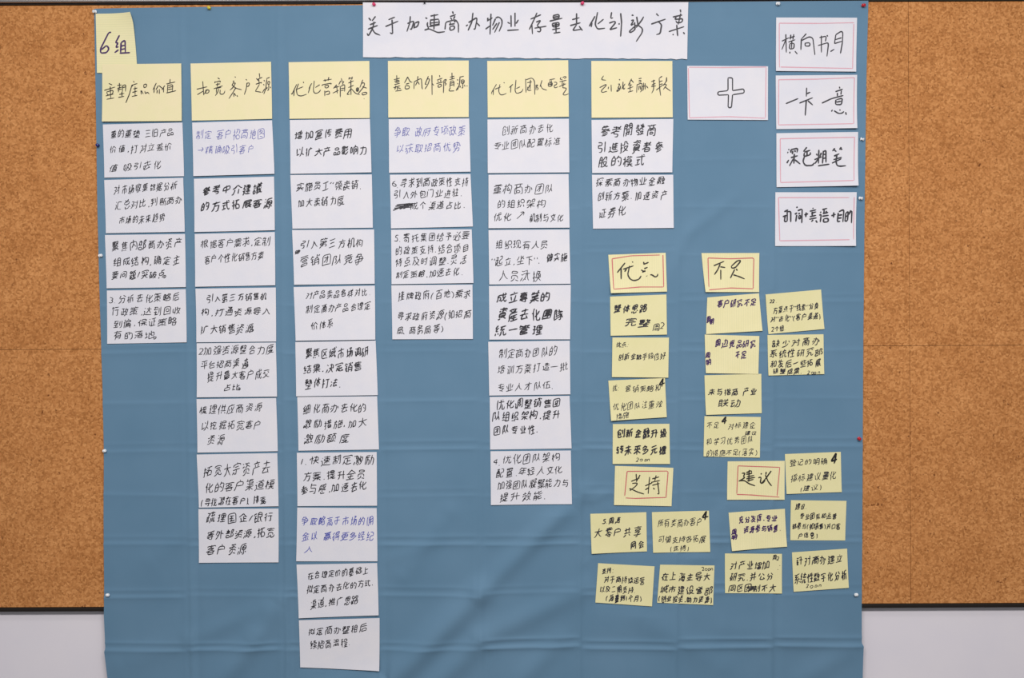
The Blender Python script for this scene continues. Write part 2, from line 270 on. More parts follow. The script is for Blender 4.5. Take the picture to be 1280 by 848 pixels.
HEADS = [
('title', (450, 0, 8), 'white', (32, 32, 3280, 28, 3270, 595, 32, 575), 1.75, ['88,183,112,210;158,168,122,214;100,252,162,228;80,296,120,280,180,258;142,220,130,285,85,364,72,335;118,285,150,335,205,357', '285,202,352,175;255,270,385,215;322,200,328,345,300,330', '505,165,500,230,470,320;475,240,530,215,540,225,515,300,500,290;548,235,540,290;550,235,595,215,575,270,540,282', '655,180,675,192;678,225,672,255,690,290,645,305;645,305,690,290,780,330,850,320;705,165,785,150;745,145,740,300;700,205,790,195;705,210,705,260,795,245,790,200;705,235,790,225;690,270,800,250', '925,118,935,145;900,170,960,150;905,180,920,200;950,165,935,195;850,300,858,225,955,200,985,240,985,330;905,225,900,260;940,215,955,225;900,270,900,310,945,295,945,260,900,270;890,250,950,240', '1060,265,1080,250;1130,130,1120,220,1080,310;1085,230,1165,180,1170,200,1150,300,1135,290;1165,230,1200,265', '1280,180,1275,205;1270,215,1325,180;1310,140,1300,350;1255,295,1310,255;1355,185,1385,170,1420,200,1420,250,1390,320;1355,190,1325,260;1370,235,1325,300;1395,225,1345,330', '1510,155,1512,275;1550,130,1550,270;1475,225,1500,240;1585,200,1560,240;1472,308,1590,300', '1705,195,1810,150;1770,130,1740,200,1692,300;1718,245,1725,345;1760,225,1810,205,1770,260;1770,260,1810,290,1800,325,1770,315;1745,285,1865,265', '1930,160,1990,145,1990,185,1935,195,1930,160;1932,178,1988,165;1895,215,2025,185;1920,240,1990,225,1990,265,1930,275,1920,240;1925,258,1990,245;1960,225,1960,330;1920,300,2000,285;1935,335,2005,325', '2120,200,2195,180;2165,135,2165,250;2100,260,2205,230;2165,250,2125,310,2215,295;2190,265,2225,310', '2350,165,2290,268;2320,230,2310,275;2375,125,2350,250,2375,295,2450,285;2435,195,2375,245', '2515,125,2505,190,2530,180;2490,235,2545,215,2555,230,2505,290,2500,300,2570,280;2590,235,2590,250;2605,135,2615,230,2605,370', '2715,155,2735,158;2710,210,2740,200,2705,260,2740,240;2745,225,2750,300,2705,330,2690,320,2720,290,2770,250;2765,170,2780,260;2835,170,2820,200,2760,280;2780,255,2825,290,2820,330,2760,420', '2960,140,2985,165;2910,245,3055,195;2975,215,3015,250,3000,340,2960,350', '3200,100,3205,130;3125,175,3220,155;3160,175,3145,200,3225,190,3220,225,3170,235,3155,210;3205,140,3180,250;3085,320,3240,270;3165,250,3175,365;3125,345,3135,355;3230,325,3245,345']),
('group', (110, 0, 8), 'ruledh', (80, 140, 440, 137, 482, 735, 95, 733), 1.9, ['235,325,210,330,130,490,130,535,190,530,215,490,190,455,140,500;320,355,278,432,305,430,280,480,310,470;270,530,310,500;335,430,330,530;335,430,375,405,378,530;335,465,375,455;337,498,375,490;320,535,425,530']),
('h1', (110, 70, 8), 'yellow', (150, 88, 938, 80, 945, 655, 150, 662), 1.15, ['215,280,250,295;170,350,280,315;195,365,260,345,255,385,205,400,195,365;230,310,235,430;185,405,265,385;195,438,270,425', '300,300,345,295;320,275,325,300;300,330,350,315;325,300,310,370;300,345,345,335;355,295,350,370;355,300,385,290,382,360;355,320,380,315;320,390,370,378;345,365,348,415;310,420,370,408', '460,255,470,270;440,300,500,280;445,300,420,390,385,475;455,290,450,310;460,335,500,325;478,310,478,400;450,370,500,355;445,410,500,398', '565,290,595,285,590,315,565,325,565,290;535,350,540,390;540,350,560,385;575,355,580,385,600,365,620,385', '690,275,655,345;672,320,665,375;710,300,685,345;715,300,750,330;700,345,695,380;720,335,720,385', '775,300,745,345;762,325,762,370;790,285,880,265;828,235,825,280;805,290,800,370;805,300,855,290,850,355;810,320,850,312;808,340,850,335;790,375,888,352']),
('h2', (230, 70, 8), 'yellow', (68, 78, 872, 60, 885, 632, 83, 650), 1.15, ['130,335,235,310;190,255,200,395;135,390,200,350;235,335,205,385;215,345,255,340,250,370,220,378,215,350', '340,220,360,235;315,255,310,275;320,262,370,250,360,270;320,290,365,280;340,270,335,310;300,330,390,300;330,320,325,370;330,325,375,315;350,330,340,365,315,400;365,340,360,385,400,385,412,350', '510,208,520,218;490,255,505,250,480,300;500,275,520,270,490,320,460,345;480,290,520,325,580,340;520,320,490,370,450,430;500,370,500,410;505,375,520,400;530,395,540,410', '620,235,632,245;630,275,660,270,650,305,625,310;632,270,625,330,605,390', '725,225,745,250;755,175,760,220;740,235,785,215;720,285,780,265;750,235,755,290;755,290,715,355;715,355,775,365;770,270,780,275', '800,245,810,255;795,285,805,295;785,370,810,330;825,230,860,215;830,235,820,330,800,385;840,260,860,255,858,285,842,290,840,260;850,290,850,340,835,350;835,315,828,335;865,310,868,325']),
('h3', (350, 70, 8), 'yellow', (88, 65, 895, 52, 900, 625, 98, 632), 1.15, ['170,285,120,390,115,375;145,340,140,405;160,340,235,310;188,280,165,340,175,395,215,405,270,385;235,260,240,275', '320,275,290,330;303,310,285,375;345,250,335,350,350,380,390,370,410,340;400,290,355,320', '435,250,520,235;450,235,455,260;490,215,485,250;420,300,430,290,520,275,510,290;450,300,490,295,485,320,455,325,450,300;450,350,450,405;455,365,495,350,500,385,460,390', '570,290,535,330;545,320,600,305;570,300,575,380;530,375,590,345;615,225,625,270;590,290,610,250;640,255,625,290;605,310,605,415;605,310,650,285,648,360;612,330,645,325;612,350,640,345', '695,215,690,240;695,225,725,225;725,210,720,240;685,275,740,250;710,240,712,395;685,320,740,295;712,330,668,390,700,385;715,330,760,380,800,390', '765,325,790,320,785,360,765,355,765,325;765,340,790,340;778,325,775,360;830,240,815,280,800,320;820,275,850,270,840,310,780,385;825,310,870,325;825,370,822,395,870,385,870,365,825,370;840,430,845,432']),
('h4', (470, 70, 8), 'yellow', (120, 52, 928, 48, 928, 615, 125, 620), 1.2, ['180,240,240,225;208,195,210,270;185,255,235,245,230,265,190,268;185,290,240,275;175,320,245,300;200,300,190,340;215,310,215,345;195,355,260,345;220,320,250,330', '320,210,285,275;320,215,340,260,365,268;300,285,335,275;295,300,290,335,335,330,335,300,295,300', '385,255,380,335;385,260,455,225,462,330,470,335;420,205,415,260;415,260,395,300;420,260,435,290', '525,205,490,290,510,285;515,235,540,230,520,290,490,335;560,195,562,395;565,280,580,300', '635,195,640,215;610,245,665,225;620,250,625,265;650,240,645,260;605,280,670,262;625,290,620,320,655,310,655,285,625,290;680,245,675,375;680,245,710,235,685,270,705,280,690,300', '760,170,762,240;740,215,785,205;735,240,790,225;745,255,740,320;745,255,780,250,780,310;745,275,778,270;745,295,778,290;745,320,725,355,785,352', '810,240,825,245;815,275,820,285;800,350,830,300;835,215,880,205;840,220,835,290,815,345;850,245,885,240,880,275,855,280,850,245;852,262,882,258;868,280,870,325,855,320;845,300,840,320;885,290,890,310;908,300,915,306']),
('h5', (590, 70, 8), 'yellow', (152, 52, 962, 45, 968, 612, 158, 618), 1.1, ['245,285,195,370,195,385;215,330,212,395;230,335,290,310;280,285,265,350,280,390,310,392,345,375;318,265,325,275', '410,285,370,320;390,300,385,370;440,240,430,350,445,380,500,360,510,330;480,310,440,330', '535,230,540,370;540,240,600,220,625,250,628,390;550,270,600,260;585,240,580,340;580,290,550,345;555,310,560,350,595,345', '640,290,640,345;640,295,660,290,645,315,665,325,650,345;700,245,680,310;685,290,700,330,750,345', '775,240,830,230;765,270,760,310,800,305,805,265,765,275;780,245,782,300;795,245,795,300;765,290,800,285;820,265,850,265,845,290,820,295,825,325,860,310', '890,215,880,235;880,235,905,240;905,220,930,205,945,215,920,230;875,260,945,245;870,310,940,280;905,250,900,300;920,270,905,320;905,320,950,325,905,390,935,395,965,380']),
('h6', (720, 70, 8), 'yellow', (152, 52, 962, 52, 965, 618, 155, 622), 1.15, ['275,200,250,240,300,245;235,320,300,285,300,300,250,350,260,370,310,355;325,310,320,335;350,290,352,360', '430,235,440,245;420,285,440,280,415,330,435,320;445,300,440,340,410,360,405,350,440,325;470,260,465,320;490,280,455,335;470,310,475,340,490,320', '555,230,520,300;550,240,575,270;530,300,560,290;540,275,540,360;515,330,570,310;520,365,570,350', '625,230,655,225;625,250,650,245,645,265,625,265;610,285,605,370;610,290,650,275,660,280,655,350,640,365;630,300,625,345;640,300,645,340;660,310,690,300;675,270,672,345,660,350;690,275,690,340;700,300,720,325', '750,260,790,245;755,295,795,275;775,240,775,340,755,375;750,310,800,300', '860,205,830,225;830,225,835,330,845,400;835,260,865,250;800,345,870,290;835,290,865,280;905,215,900,260,870,300;905,215,905,260;870,290,910,285,870,340;885,310,945,355']),
('plus', (730, 60, 3.5333), 'white', (455, 80, 812, 82, 811, 320, 457, 318), 1.5, ['635,133,655,133,655,190;655,190,705,182,707,200,655,208;655,208,650,265,635,265,637,208;637,208,590,210,590,195,635,190,635,133'], '462,86,600,88,805,85;460,90,465,310;465,310,640,305,800,312;803,88,800,310'),
('r1', (940, 0, 8), 'white', (240, 178, 1048, 180, 1035, 722, 235, 715), 1.5, ['295,415,370,380;335,345,340,530;335,400,295,500;370,385,425,365;385,350,380,400;415,345,405,400;360,425,430,400;375,440,370,495,415,490,420,435,375,440;395,410,392,490;375,520,375,540;425,515,450,545', '540,340,490,395;490,390,485,505;490,410,570,370,605,385,625,555;530,430,525,465,575,465,575,430,530,435', '670,380,740,365,730,420;655,460,755,430,760,450,745,570;690,360,690,530;745,355,755,370', '835,350,890,315,905,330,900,430,880,540;835,350,820,440;830,400,895,380;820,440,900,415;780,520,820,495'], '270,235,650,238,1020,230;270,235,270,680;280,675,1000,690;1015,240,1000,690'),
('r2', (940, 80, 8), 'white', (235, 118, 1047, 112, 1042, 648, 240, 655), 1.7, ['335,400,460,348', '543,240,540,330;545,300,580,285;470,395,605,340;540,360,528,520;555,370,605,415', '695,395,790,350,910,318;870,230,875,250;830,280,905,255;850,290,850,325;890,270,885,310;835,360,830,410,890,410,900,345,840,360;840,385,890,375;790,480,800,460;815,470,860,500,895,497,915,478;870,460,880,470;930,485,938,515'], '265,160,640,155,1020,140;265,160,262,612;262,612,1005,603;1020,140,1008,605'),
('r3', (940, 150, 8), 'white', (242, 135, 1058, 122, 1052, 662, 242, 675), 1.9, ['360,295,370,302;350,325,360,330;345,435,365,400;385,330,385,300,455,285,445,330;405,310,400,345;425,305,430,325;385,380,455,360;420,340,415,440;410,390,370,465;425,400,480,445', '545,275,510,320;520,325,580,305;520,330,515,370,580,350,580,325;548,320,545,360;520,370,505,420,530,460,600,458,620,430', '640,340,650,360;690,330,675,370;620,400,695,370;665,300,660,440;660,390,625,440;710,310,700,440;710,320,735,305,735,430;705,350,735,345;705,390,735,380;655,462,770,445', '825,285,800,315;815,300,840,320;890,275,870,300;880,290,900,300;815,365,870,340;810,400,895,375;795,435,890,390;845,350,835,420,845,460,880,467,935,460'], '280,190,1030,175;280,190,282,628;282,628,1010,610;1022,175,1010,610'),
('r4', (940, 220, 8), 'white', (232, 165, 1042, 165, 1030, 703, 228, 703), 1.9, ['320,360,360,340;305,410,345,395;330,400,320,460,350,455;350,350,350,455;350,360,385,355,385,465', '440,320,455,310;425,385,450,370;445,390,435,460;455,350,500,330,495,475;460,380,480,375;465,400,485,395,480,430,465,430,465,400', '520,390,560,380;540,365,535,415', '605,320,610,330;575,355,640,340;590,375,640,360;600,360,600,400;575,410,640,395;570,435,645,420;610,440,590,460;635,445,650,470', '680,360,690,370;670,395,690,385,680,465;700,340,750,325;720,340,715,380;705,380,760,365;740,350,740,380;700,405,765,395;715,430,710,465,760,460,760,425,715,430', '790,400,835,385;815,365,812,420', '860,370,850,460;865,360,905,340,915,350,905,465;865,395,900,390;860,425,895,420;850,460,880,455', '935,370,925,460;935,375,960,355,950,450;930,410,955,400;985,345,965,390;970,370,995,350,990,475;930,455,950,450'], '262,218,970,218;262,218,275,650;275,650,970,640;1018,212,1008,640'),
('s1', (740, 290, 8), 'ruled', (162, 230, 735, 210, 748, 598, 185, 615), 1.7, ['330,310,250,410;290,360,290,475;325,400,345,370;310,375,415,340;375,340,355,430,380,475,420,490,470,475,490,440;400,305,410,300', '515,300,520,330;520,325,565,305;490,380,510,395,535,390;520,370,555,355;500,405,535,392;545,440,548,445;580,430,600,430,630,455,655,440,655,420'], '200,270,390,240,680,232;200,270,215,575;215,575,480,552,715,552;708,232,715,552'),
('s2', (850, 290, 8), 'ruled', (213, 213, 790, 213, 787, 603, 250, 603), 1.7, ['335,340,440,295;400,320,375,380,340,430;400,350,450,358;405,380,405,480', '510,345,515,365,550,360,600,300,600,285,570,290,510,345;560,370,570,390;545,375,500,465;530,430,580,445,645,472'], '278,262,500,270,735,262,728,570;278,262,285,555;285,582,500,562,728,570'),
('s3', (740, 560, 8), 'ruled', (230, 180, 812, 200, 793, 583, 218, 570), 1.4, ['390,335,475,300;480,270,440,340;440,260,445,340;400,355,455,350,440,380,375,430;370,410,390,410,450,440,520,462', '530,380,600,350;575,290,560,460;530,420,570,395;600,310,670,290;640,275,625,330;590,345,680,325;600,375,675,355;655,340,670,465,650,455;610,400,625,415'], '350,235,760,232,738,498;350,235,325,480;335,500,430,505,740,495'),
('s4', (870, 550, 8), 'ruled', (315, 215, 885, 210, 882, 598, 307, 598), 1.6, ['455,335,490,330,470,370,490,375,425,415;425,410,480,405,530,440,590,460;500,330,550,305,555,330;500,345,560,335;505,370,580,355;530,300,525,420;500,390,590,375;510,410,575,395', '645,335,655,345;620,380,650,370,640,430,665,435,690,405;700,320,695,350;750,310,700,380,650,440;690,350,720,420,755,462'], '418,260,835,275;418,260,405,540;405,545,540,550,830,572;835,275,808,560')]
HL = {'title': ('title_sheet', 'long white title sheet with one line of large handwriting along the top', 'sheet'), 'group': ('group_number_sheet', 'upright ruled yellow sheet with group number 6 at the top left corner', 'sheet'), 'plus': ('plus_card', 'white card with an outlined plus sign inside a thin red border', 'card'), 'r1': ('instruction_card', 'white red-bordered card, topmost of the four stacked at the right edge', 'card'), 'r2': ('instruction_card', 'white red-bordered card with a long dash stroke, second from the top at the right edge', 'card'), 'r3': ('instruction_card', 'white red-bordered card with four thick dark characters, third from the top at right', 'card'), 'r4': ('instruction_card', 'white red-bordered card with handwritten plus signs, lowest of the right stack', 'card'), 's1': ('heading_note', 'yellow note with red box, upper left of the four boxed heading notes', 'note'), 's2': ('heading_note', 'yellow note with red box, upper right of the four boxed heading notes', 'note'), 's3': ('heading_note', 'yellow note with red box, lower left of the four boxed heading notes', 'note'), 's4': ('heading_note', 'yellow note with red box, lower right of the four boxed heading notes', 'note'), 'h1': ('yellow_header_card', 'yellow header card, leftmost in the row of six below the title', 'card'), 'h2': ('yellow_header_card', 'yellow header card, second from the left in the row of six below the title', 'card'), 'h3': ('yellow_header_card', 'yellow header card, third from the left in the row of six below the title', 'card'), 'h4': ('yellow_header_card', 'yellow header card, fourth from the left in the row of six below the title', 'card'), 'h5': ('yellow_header_card', 'yellow header card, fifth from the left in the row of six below the title', 'card'), 'h6': ('yellow_header_card', 'yellow header card, rightmost in the row of six below the title', 'card')}
BL = {
'c1r1': 'white card, topmost in the leftmost column, with three lines of thin black handwriting',
'c1r2': 'white card, second in the leftmost column, with three upward-slanting lines of thin writing',
'c1r3': 'white card, third in the leftmost column, with three lines of bolder writing',
'c1r4': 'white card, lowest in the leftmost column, with four lines starting with number 3',
'c2r1': 'white card, topmost in the second column, with two lines of pale blue writing',
'c2r2': 'white card, second in the second column, with two lines in thick black marker',
'c2r3': 'white card, third in the second column, with two thin cursive lines',
'c2r4': 'white card, fourth in the second column, with three cursive lines',
'c2r5': 'white card, fifth in the second column, with four lines starting with number 2',
'c2r6': 'white card, sixth in the second column, with three lines and an empty lower right',
'c2r7': 'white card, seventh in the second column, with two large lines and a small one',
'c2r8': 'white card, lowest in the second column, with three bold neat lines',
'c3r1': 'white card, topmost in the third column, with two bold lines',
'c3r2': 'white card, second in the third column, with two cursive lines',
'c3r3': 'white card, third in the third column, with two large lines with a looping tail',
'c3r4': 'white card, fourth in the third column, with three small slanting lines',
'c3r5': 'white card, fifth in the third column, with three neat bold lines',
'c3r6': 'white card, sixth in the third column, with three cursive lines',
'c3r7': 'white card, seventh in the third column, with three lines starting with number 1',
'c3r8': 'white card, eighth in the third column, with bright blue writing',
'c3r9': 'white card, ninth in the third column, with three slanting lines',
'c3r10': 'white card, lowest in the third column, with two lines and a curled corner',
'c4r1': 'white card, topmost in the fourth column, with two lines of pale blue writing',
'c4r2': 'white card, second in the fourth column, with three lines starting with number 6',
'c4r3': 'white card, third in the fourth column, with four lines starting with number 5',
'c4r4': 'white card, lowest in the fourth column, with three lines with brackets',
'c5r1': 'white card, topmost in the fifth column, with two thin lines',
'c5r2': 'white card, second in the fifth column, with three lines and a small arrow',
'c5r3': 'white card, third in the fifth column, with three lines with quote marks',
'c5r4': 'white card, fourth in the fifth column, with three lines in thick black marker',
'c5r5': 'white card, fifth in the fifth column, with three thin wide-spaced lines',
'c5r6': 'white card, sixth in the fifth column, with three neat bold lines',
'c5r7': 'white card, lowest in the fifth column, with four lines starting with number 4',
'c6r1': 'white card, topmost in the rightmost column, with three lines in thick black marker',
'c6r2': 'white card, lowest in the rightmost column, with three cursive lines',
'n1': 'pale yellow note directly below the upper left boxed heading note, two bold lines',
'n2': 'pale yellow note with two small thin lines and an empty lower half',
'n3': 'tilted pale yellow note with a bold 4 at top right, in the left note column',
'n4': 'pale yellow note with heavy black writing, directly above the lower left boxed note',
'n5': 'ruled yellow note with one line of purple writing, directly below the upper right boxed note',
'n6': 'ruled yellow note with two lines of purple writing, below the one-line purple note',
'n7': 'pale yellow note with two short black lines, below the two ruled purple notes',
'n8': 'pale yellow note with faint writing and a bold 4 at its top middle',
'n9': 'tilted pale yellow note starting with 22, right of the ruled purple notes',
'n10': 'pale yellow note filled with four black lines, below the note starting with 22',
'n11': 'pale yellow note with a large spaced line, leftmost of the lower notes',
'n12': 'pale yellow note with a bold 4 in one corner, below the lower left boxed note',
'n13': 'pale yellow note tilted clockwise with four small lines, leftmost in the bottom row of notes',
'n14': 'pale yellow note filled with writing, second from left in the bottom row of notes',
'n15': 'tilted ruled yellow note with purple writing, below the lower right boxed note',
'n16': 'pale yellow note with four small lines, rightmost in the second lowest row of notes',
'n17': 'pale yellow note with three bold lines, third from left in the bottom row of notes',
'n18': 'pale yellow note tilted anticlockwise, rightmost in the bottom row of notes',
'n19': 'pale yellow note with a bold 4, right beside the lower right boxed note'}
ALLQ = [[(h[1][0] + h[3][i] / h[1][2], h[1][1] + h[3][i + 1] / h[1][2]) for i in (0, 2, 4, 6)] for h in HEADS]
ALLQ += [[(OFF[b[1]][0] + b[3][i] * 3 / 16, OFF[b[1]][1] + b[3][i + 1] * 3 / 16) for i in (0, 2, 4, 6)] for b in BODY]

# ---------------------------------------------------------------- blue cloth
rnd = random.Random(7)
VF = [(226, 242), (348, 360), (468, 476), (600, 601), (728, 724), (850, 844), (969, 963)]   # vertical folds, x at top and at the foot
HF = [(20, 14), (80, 74), (142, 137), (204, 198), (262, 257), (321, 315), (382, 376), (443, 437), (503, 498), (565, 558), (621, 616), (683, 676), (746, 741), (814, 806)]
HA = [.25, .2, .25, .45, .4, .35, .45, .55, .5, .8, .5, 1.0, .9, 1.6]
def ssn(X_, Y_, seed):
    r = random.Random(seed); o = np.zeros_like(X_)
    for _ in range(7):
        a = r.uniform(0, 2 * math.pi); f = r.uniform(.008, .03); o += np.sin(X_ * f * math.cos(a) + Y_ * f * math.sin(a) + r.uniform(0, 6.28))
    return o / 7
WR = [  # broad wrinkles: x0,y0,x1,y1,width px, height mm
    (728, 615, 600, 742, 13, 5.0), (600, 742, 478, 862, 17, 8.5), (735, 735, 600, 800, 14, 3.6), (600, 800, 530, 870, 16, 5.5),
    (350, 752, 318, 800, 14, 3.4), (318, 800, 262, 870, 16, 6.0), (860, 292, 915, 250, 9, 1.6), (835, 345, 862, 290, 9, 1.3),
    (560, 640, 505, 720, 13, 2.2), (700, 800, 640, 860, 14, 3.0), (250, 650, 190, 700, 15, 1.5), (905, 640, 860, 720, 18, 2.2),
    (740, 625, 790, 604, 7, 1.2), (735, 700, 760, 640, 10, 1.5), (905, 790, 1040, 798, 16, 1.6), (800, 770, 900, 830, 18, 2.2),
    (240, 800, 330, 760, 12, 1.8), (150, 830, 230, 800, 18, 2.0), (1000, 850, 1060, 815, 14, 2.0), (400, 860, 450, 838, 12, 2.2), (485, 700, 560, 672, 9, 1.0)]
def seg_d(X_, Y_, x0, y0, x1, y1):
    dx, dy = x1 - x0, y1 - y0; L2 = dx * dx + dy * dy
    t = np.clip(((X_ - x0) * dx + (Y_ - y0) * dy) / L2, 0, 1)
    ex, ey = X_ - x0 - t * dx, Y_ - y0 - t * dy
    sg = np.sign(dx * ey - dy * ex)
    return np.sqrt(ex * ex + ey * ey), t, sg
def broad(X_, Y_):
    X_ = np.asarray(X_, float); Y_ = np.asarray(Y_, float)
    o = 0.35 * (1 + ssn(X_, Y_, 3)) * (0.4 + np.clip((Y_ - 250) / 500, 0, 1.2))
    for x0, y0, x1, y1, wd, a in WR:
        d, t, sg = seg_d(X_, Y_, x0, y0, x1, y1)
        e = 0.35 + 0.65 * np.sin(np.pi * np.clip(t, .08, .92)) ** .5
        o = o + 2.2 * a * e * np.exp(-(d / wd) ** 2)
    return o * 0.001
def card_mask(X_, Y_, pad=1.0, soft=5.0, k=.85):       # the taped cards press the folds flat beneath them
    m = np.ones_like(X_, dtype=float)
    for q in ALLQ:
        x0, x1 = min(p[0] for p in q), max(p[0] for p in q); y0, y1 = min(p[1] for p in q), max(p[1] for p in q)
        d = np.minimum(np.minimum(X_ - x0, x1 - X_), np.minimum(Y_ - y0, y1 - Y_))
        m = np.minimum(m, 1 - k * np.clip((d + pad) / soft, 0, 1))
    return m
def broad_m(X_, Y_): return broad(X_, Y_) * card_mask(X_, Y_, 14.0, 16.0, .7)
GX, GY = np.meshgrid(np.arange(90, 1125, 4), np.arange(-10, 890, 4))
BG = (broad_m(GX, GY)).tolist()
def broad_at(x, y):          # the same surface, looked up quickly for the cards lying on it
    i, j = (x - 90) / 4, (y + 10) / 4
    a, b = int(i), int(j); u, v = i - a, j - b
    return (BG[b][a] * (1 - u) + BG[b][a + 1] * u) * (1 - v) + (BG[b + 1][a] * (1 - u) + BG[b + 1][a + 1] * u) * v
def crease(X_, Y_):
    o = np.zeros_like(X_); r = random.Random(11)
    env = 0.45 + 0.75 * np.clip((Y_ - 300) / 500, 0, 1.2)
    fx = X_ / 1280
    cols = [118] + [(a + b_) / 2 for a, b_ in VF] + [1085]
    for (a, b_) in VF:
        xv = a + (b_ - a) * Y_ / 848 + 1.2 * ssn(X_ * 0, Y_ * 3, int(a))
        d = X_ - xv; k = r.uniform(.7, 1.2)
        o += k * env * (np.exp(-np.abs(d) / 3.0) - 0.5 * np.exp(-((d - 7) / 5) ** 2))
        if r.random() < .6: o += .35 * k * env * np.exp(-np.abs(d + 9) / 2.5)
    for (a, b_), amp in zip(HF, HA):
        for j in range(len(cols) - 1):
            sel = ((X_ >= cols[j]) & (X_ < cols[j + 1])).astype(float)
            ed = np.clip(np.minimum(X_ - cols[j], cols[j + 1] - X_) / 12, 0, 1)
            dy = r.uniform(-2.5, 2.5); tl = r.uniform(-.02, .02); k = amp * r.uniform(.5, 1.25)
            d = Y_ - (a + (b_ - a) * fx + dy + tl * (X_ - cols[j]))
            m = sel * (0.35 + 0.65 * ed)
            o += k * m * (np.exp(-np.abs(d) / 2.6) + .35 * np.tanh(d / 3) * np.exp(-np.abs(d) / 12))
            if amp > .75 or r.random() < .25: o += .55 * k * m * np.exp(-np.abs(d + 8 + 3 * r.random()) / 2.2)
    # each pressed rectangle between folds bellies out a little
    yy = [h[0] for h in HF] + [876]
    for i in range(len(yy) - 1):
        for j in range(len(cols) - 1):
            u = (X_ - cols[j]) / (cols[j + 1] - cols[j]); v = (Y_ - yy[i]) / (yy[i + 1] - yy[i])
            q = (u > 0) & (u < 1) & (v > 0) & (v < 1)
            o += np.where(q, r.uniform(-.15, .7) * np.sin(np.pi * np.clip(u, 0, 1)) * np.sin(np.pi * np.clip(v, 0, 1)), 0) * env
    return o * 0.001

LE = [(2, 117.5), (140, 120), (250, 121.5), (350, 124), (480, 128), (565, 130), (650, 129.5), (745, 130.5), (770, 130), (812, 132), (815, 131), (848, 135), (872, 137)]
RE = [(0, 1085.5), (95, 1083), (240, 1081), (430, 1079), (620, 1078), (760, 1077), (804, 1077), (808, 1079), (848, 1078), (872, 1078)]
def lerp(tab, v): return np.interp(v, [t[0] for t in tab], [t[1] for t in tab])
nx, ny = 430, 520
S, T = np.meshgrid(np.linspace(0, 1, nx), np.linspace(0, 1, ny))
TOP = 11.0 + (0.8 - 11.0) * S ** 0.75
Yp = TOP + (872 - TOP) * T
LX = lerp(LE, Yp); RX = lerp(RE, Yp)
Xp = LX + (RX - LX) * S
H = broad_m(Xp, Yp) + 3.2 * crease(Xp, Yp) * card_mask(Xp, Yp)
H += 0.006 * np.exp(-(np.maximum(0, 872 - Yp) / 60)) * (1 + ssn(Xp, Yp, 9)) * .5 * card_mask(Xp, Yp, 10.0, 12.0, 1.0)
H = np.where(Yp < 25, H * 0.6, H)
a_ = (Xp - 640) * K; b_ = (424 - Yp) * K
WX = a_ * CR + b_ * SR; WZ = ZC - a_ * SR + b_ * CR; WY = YB - H
n_ = nx * ny
zc0 = WZ.max()
front = np.stack([WX, WY, WZ - zc0], -1).reshape(-1, 3)
back = front + np.array([0, 0.0009, 0])
idx = np.arange(n_).reshape(ny, nx)
A_, B_, C_, D_ = idx[:-1, :-1].ravel(), idx[1:, :-1].ravel(), idx[1:, 1:].ravel(), idx[:-1, 1:].ravel()
F1 = np.stack([A_, B_, C_, D_], 1); F2 = np.stack([D_, C_, B_, A_], 1) + n_
bd = np.concatenate([idx[0, :], idx[1:, -1], idx[-1, -2::-1], idx[-2:0:-1, 0]])
nb = len(bd); kk = np.arange(nb); k2 = np.roll(kk, -1)
F3 = np.stack([kk, k2, k2 + nb, kk + nb], 1) + 2 * n_
rim = np.concatenate([front[bd], back[bd]])
cloth = mesh_obj('blue_cloth', np.concatenate([front, back, rim]).tolist(), np.concatenate([F1, F2, F3]).tolist(), M_CLOTH, None, (0, 0, zc0), True)
tag(cloth, 'large blue cloth with pressed fold creases pinned over the cork board', 'cloth')

# ---------------------------------------------------------------- cards
def quad_px(q, off, s):
    return [(off[0] + q[i] / s, off[1] + q[i + 1] / s) for i in (0, 2, 4, 6)]
def bil(Q, u, v):
    (ax, ay), (bx, by), (cx, cy), (dx, dy) = Q
    return ((1 - v) * ((1 - u) * ax + u * bx) + v * ((1 - u) * dx + u * cx),
            (1 - v) * ((1 - u) * ay + u * by) + v * ((1 - u) * dy + u * cy))
def inv(Q, x, y):
    u = v = .5
    for _ in range(4):
        px, py = bil(Q, u, v); e = 1e-3
        pu = bil(Q, u + e, v); pv = bil(Q, u, v + e)
        a, b1, c, d = (pu[0] - px) / e, (pv[0] - px) / e, (pu[1] - py) / e, (pv[1] - py) / e
        det = a * d - b1 * c; rx, ry = x - px, y - py
        u += (d * rx - b1 * ry) / det; v += (-c * rx + a * ry) / det
    return u, v

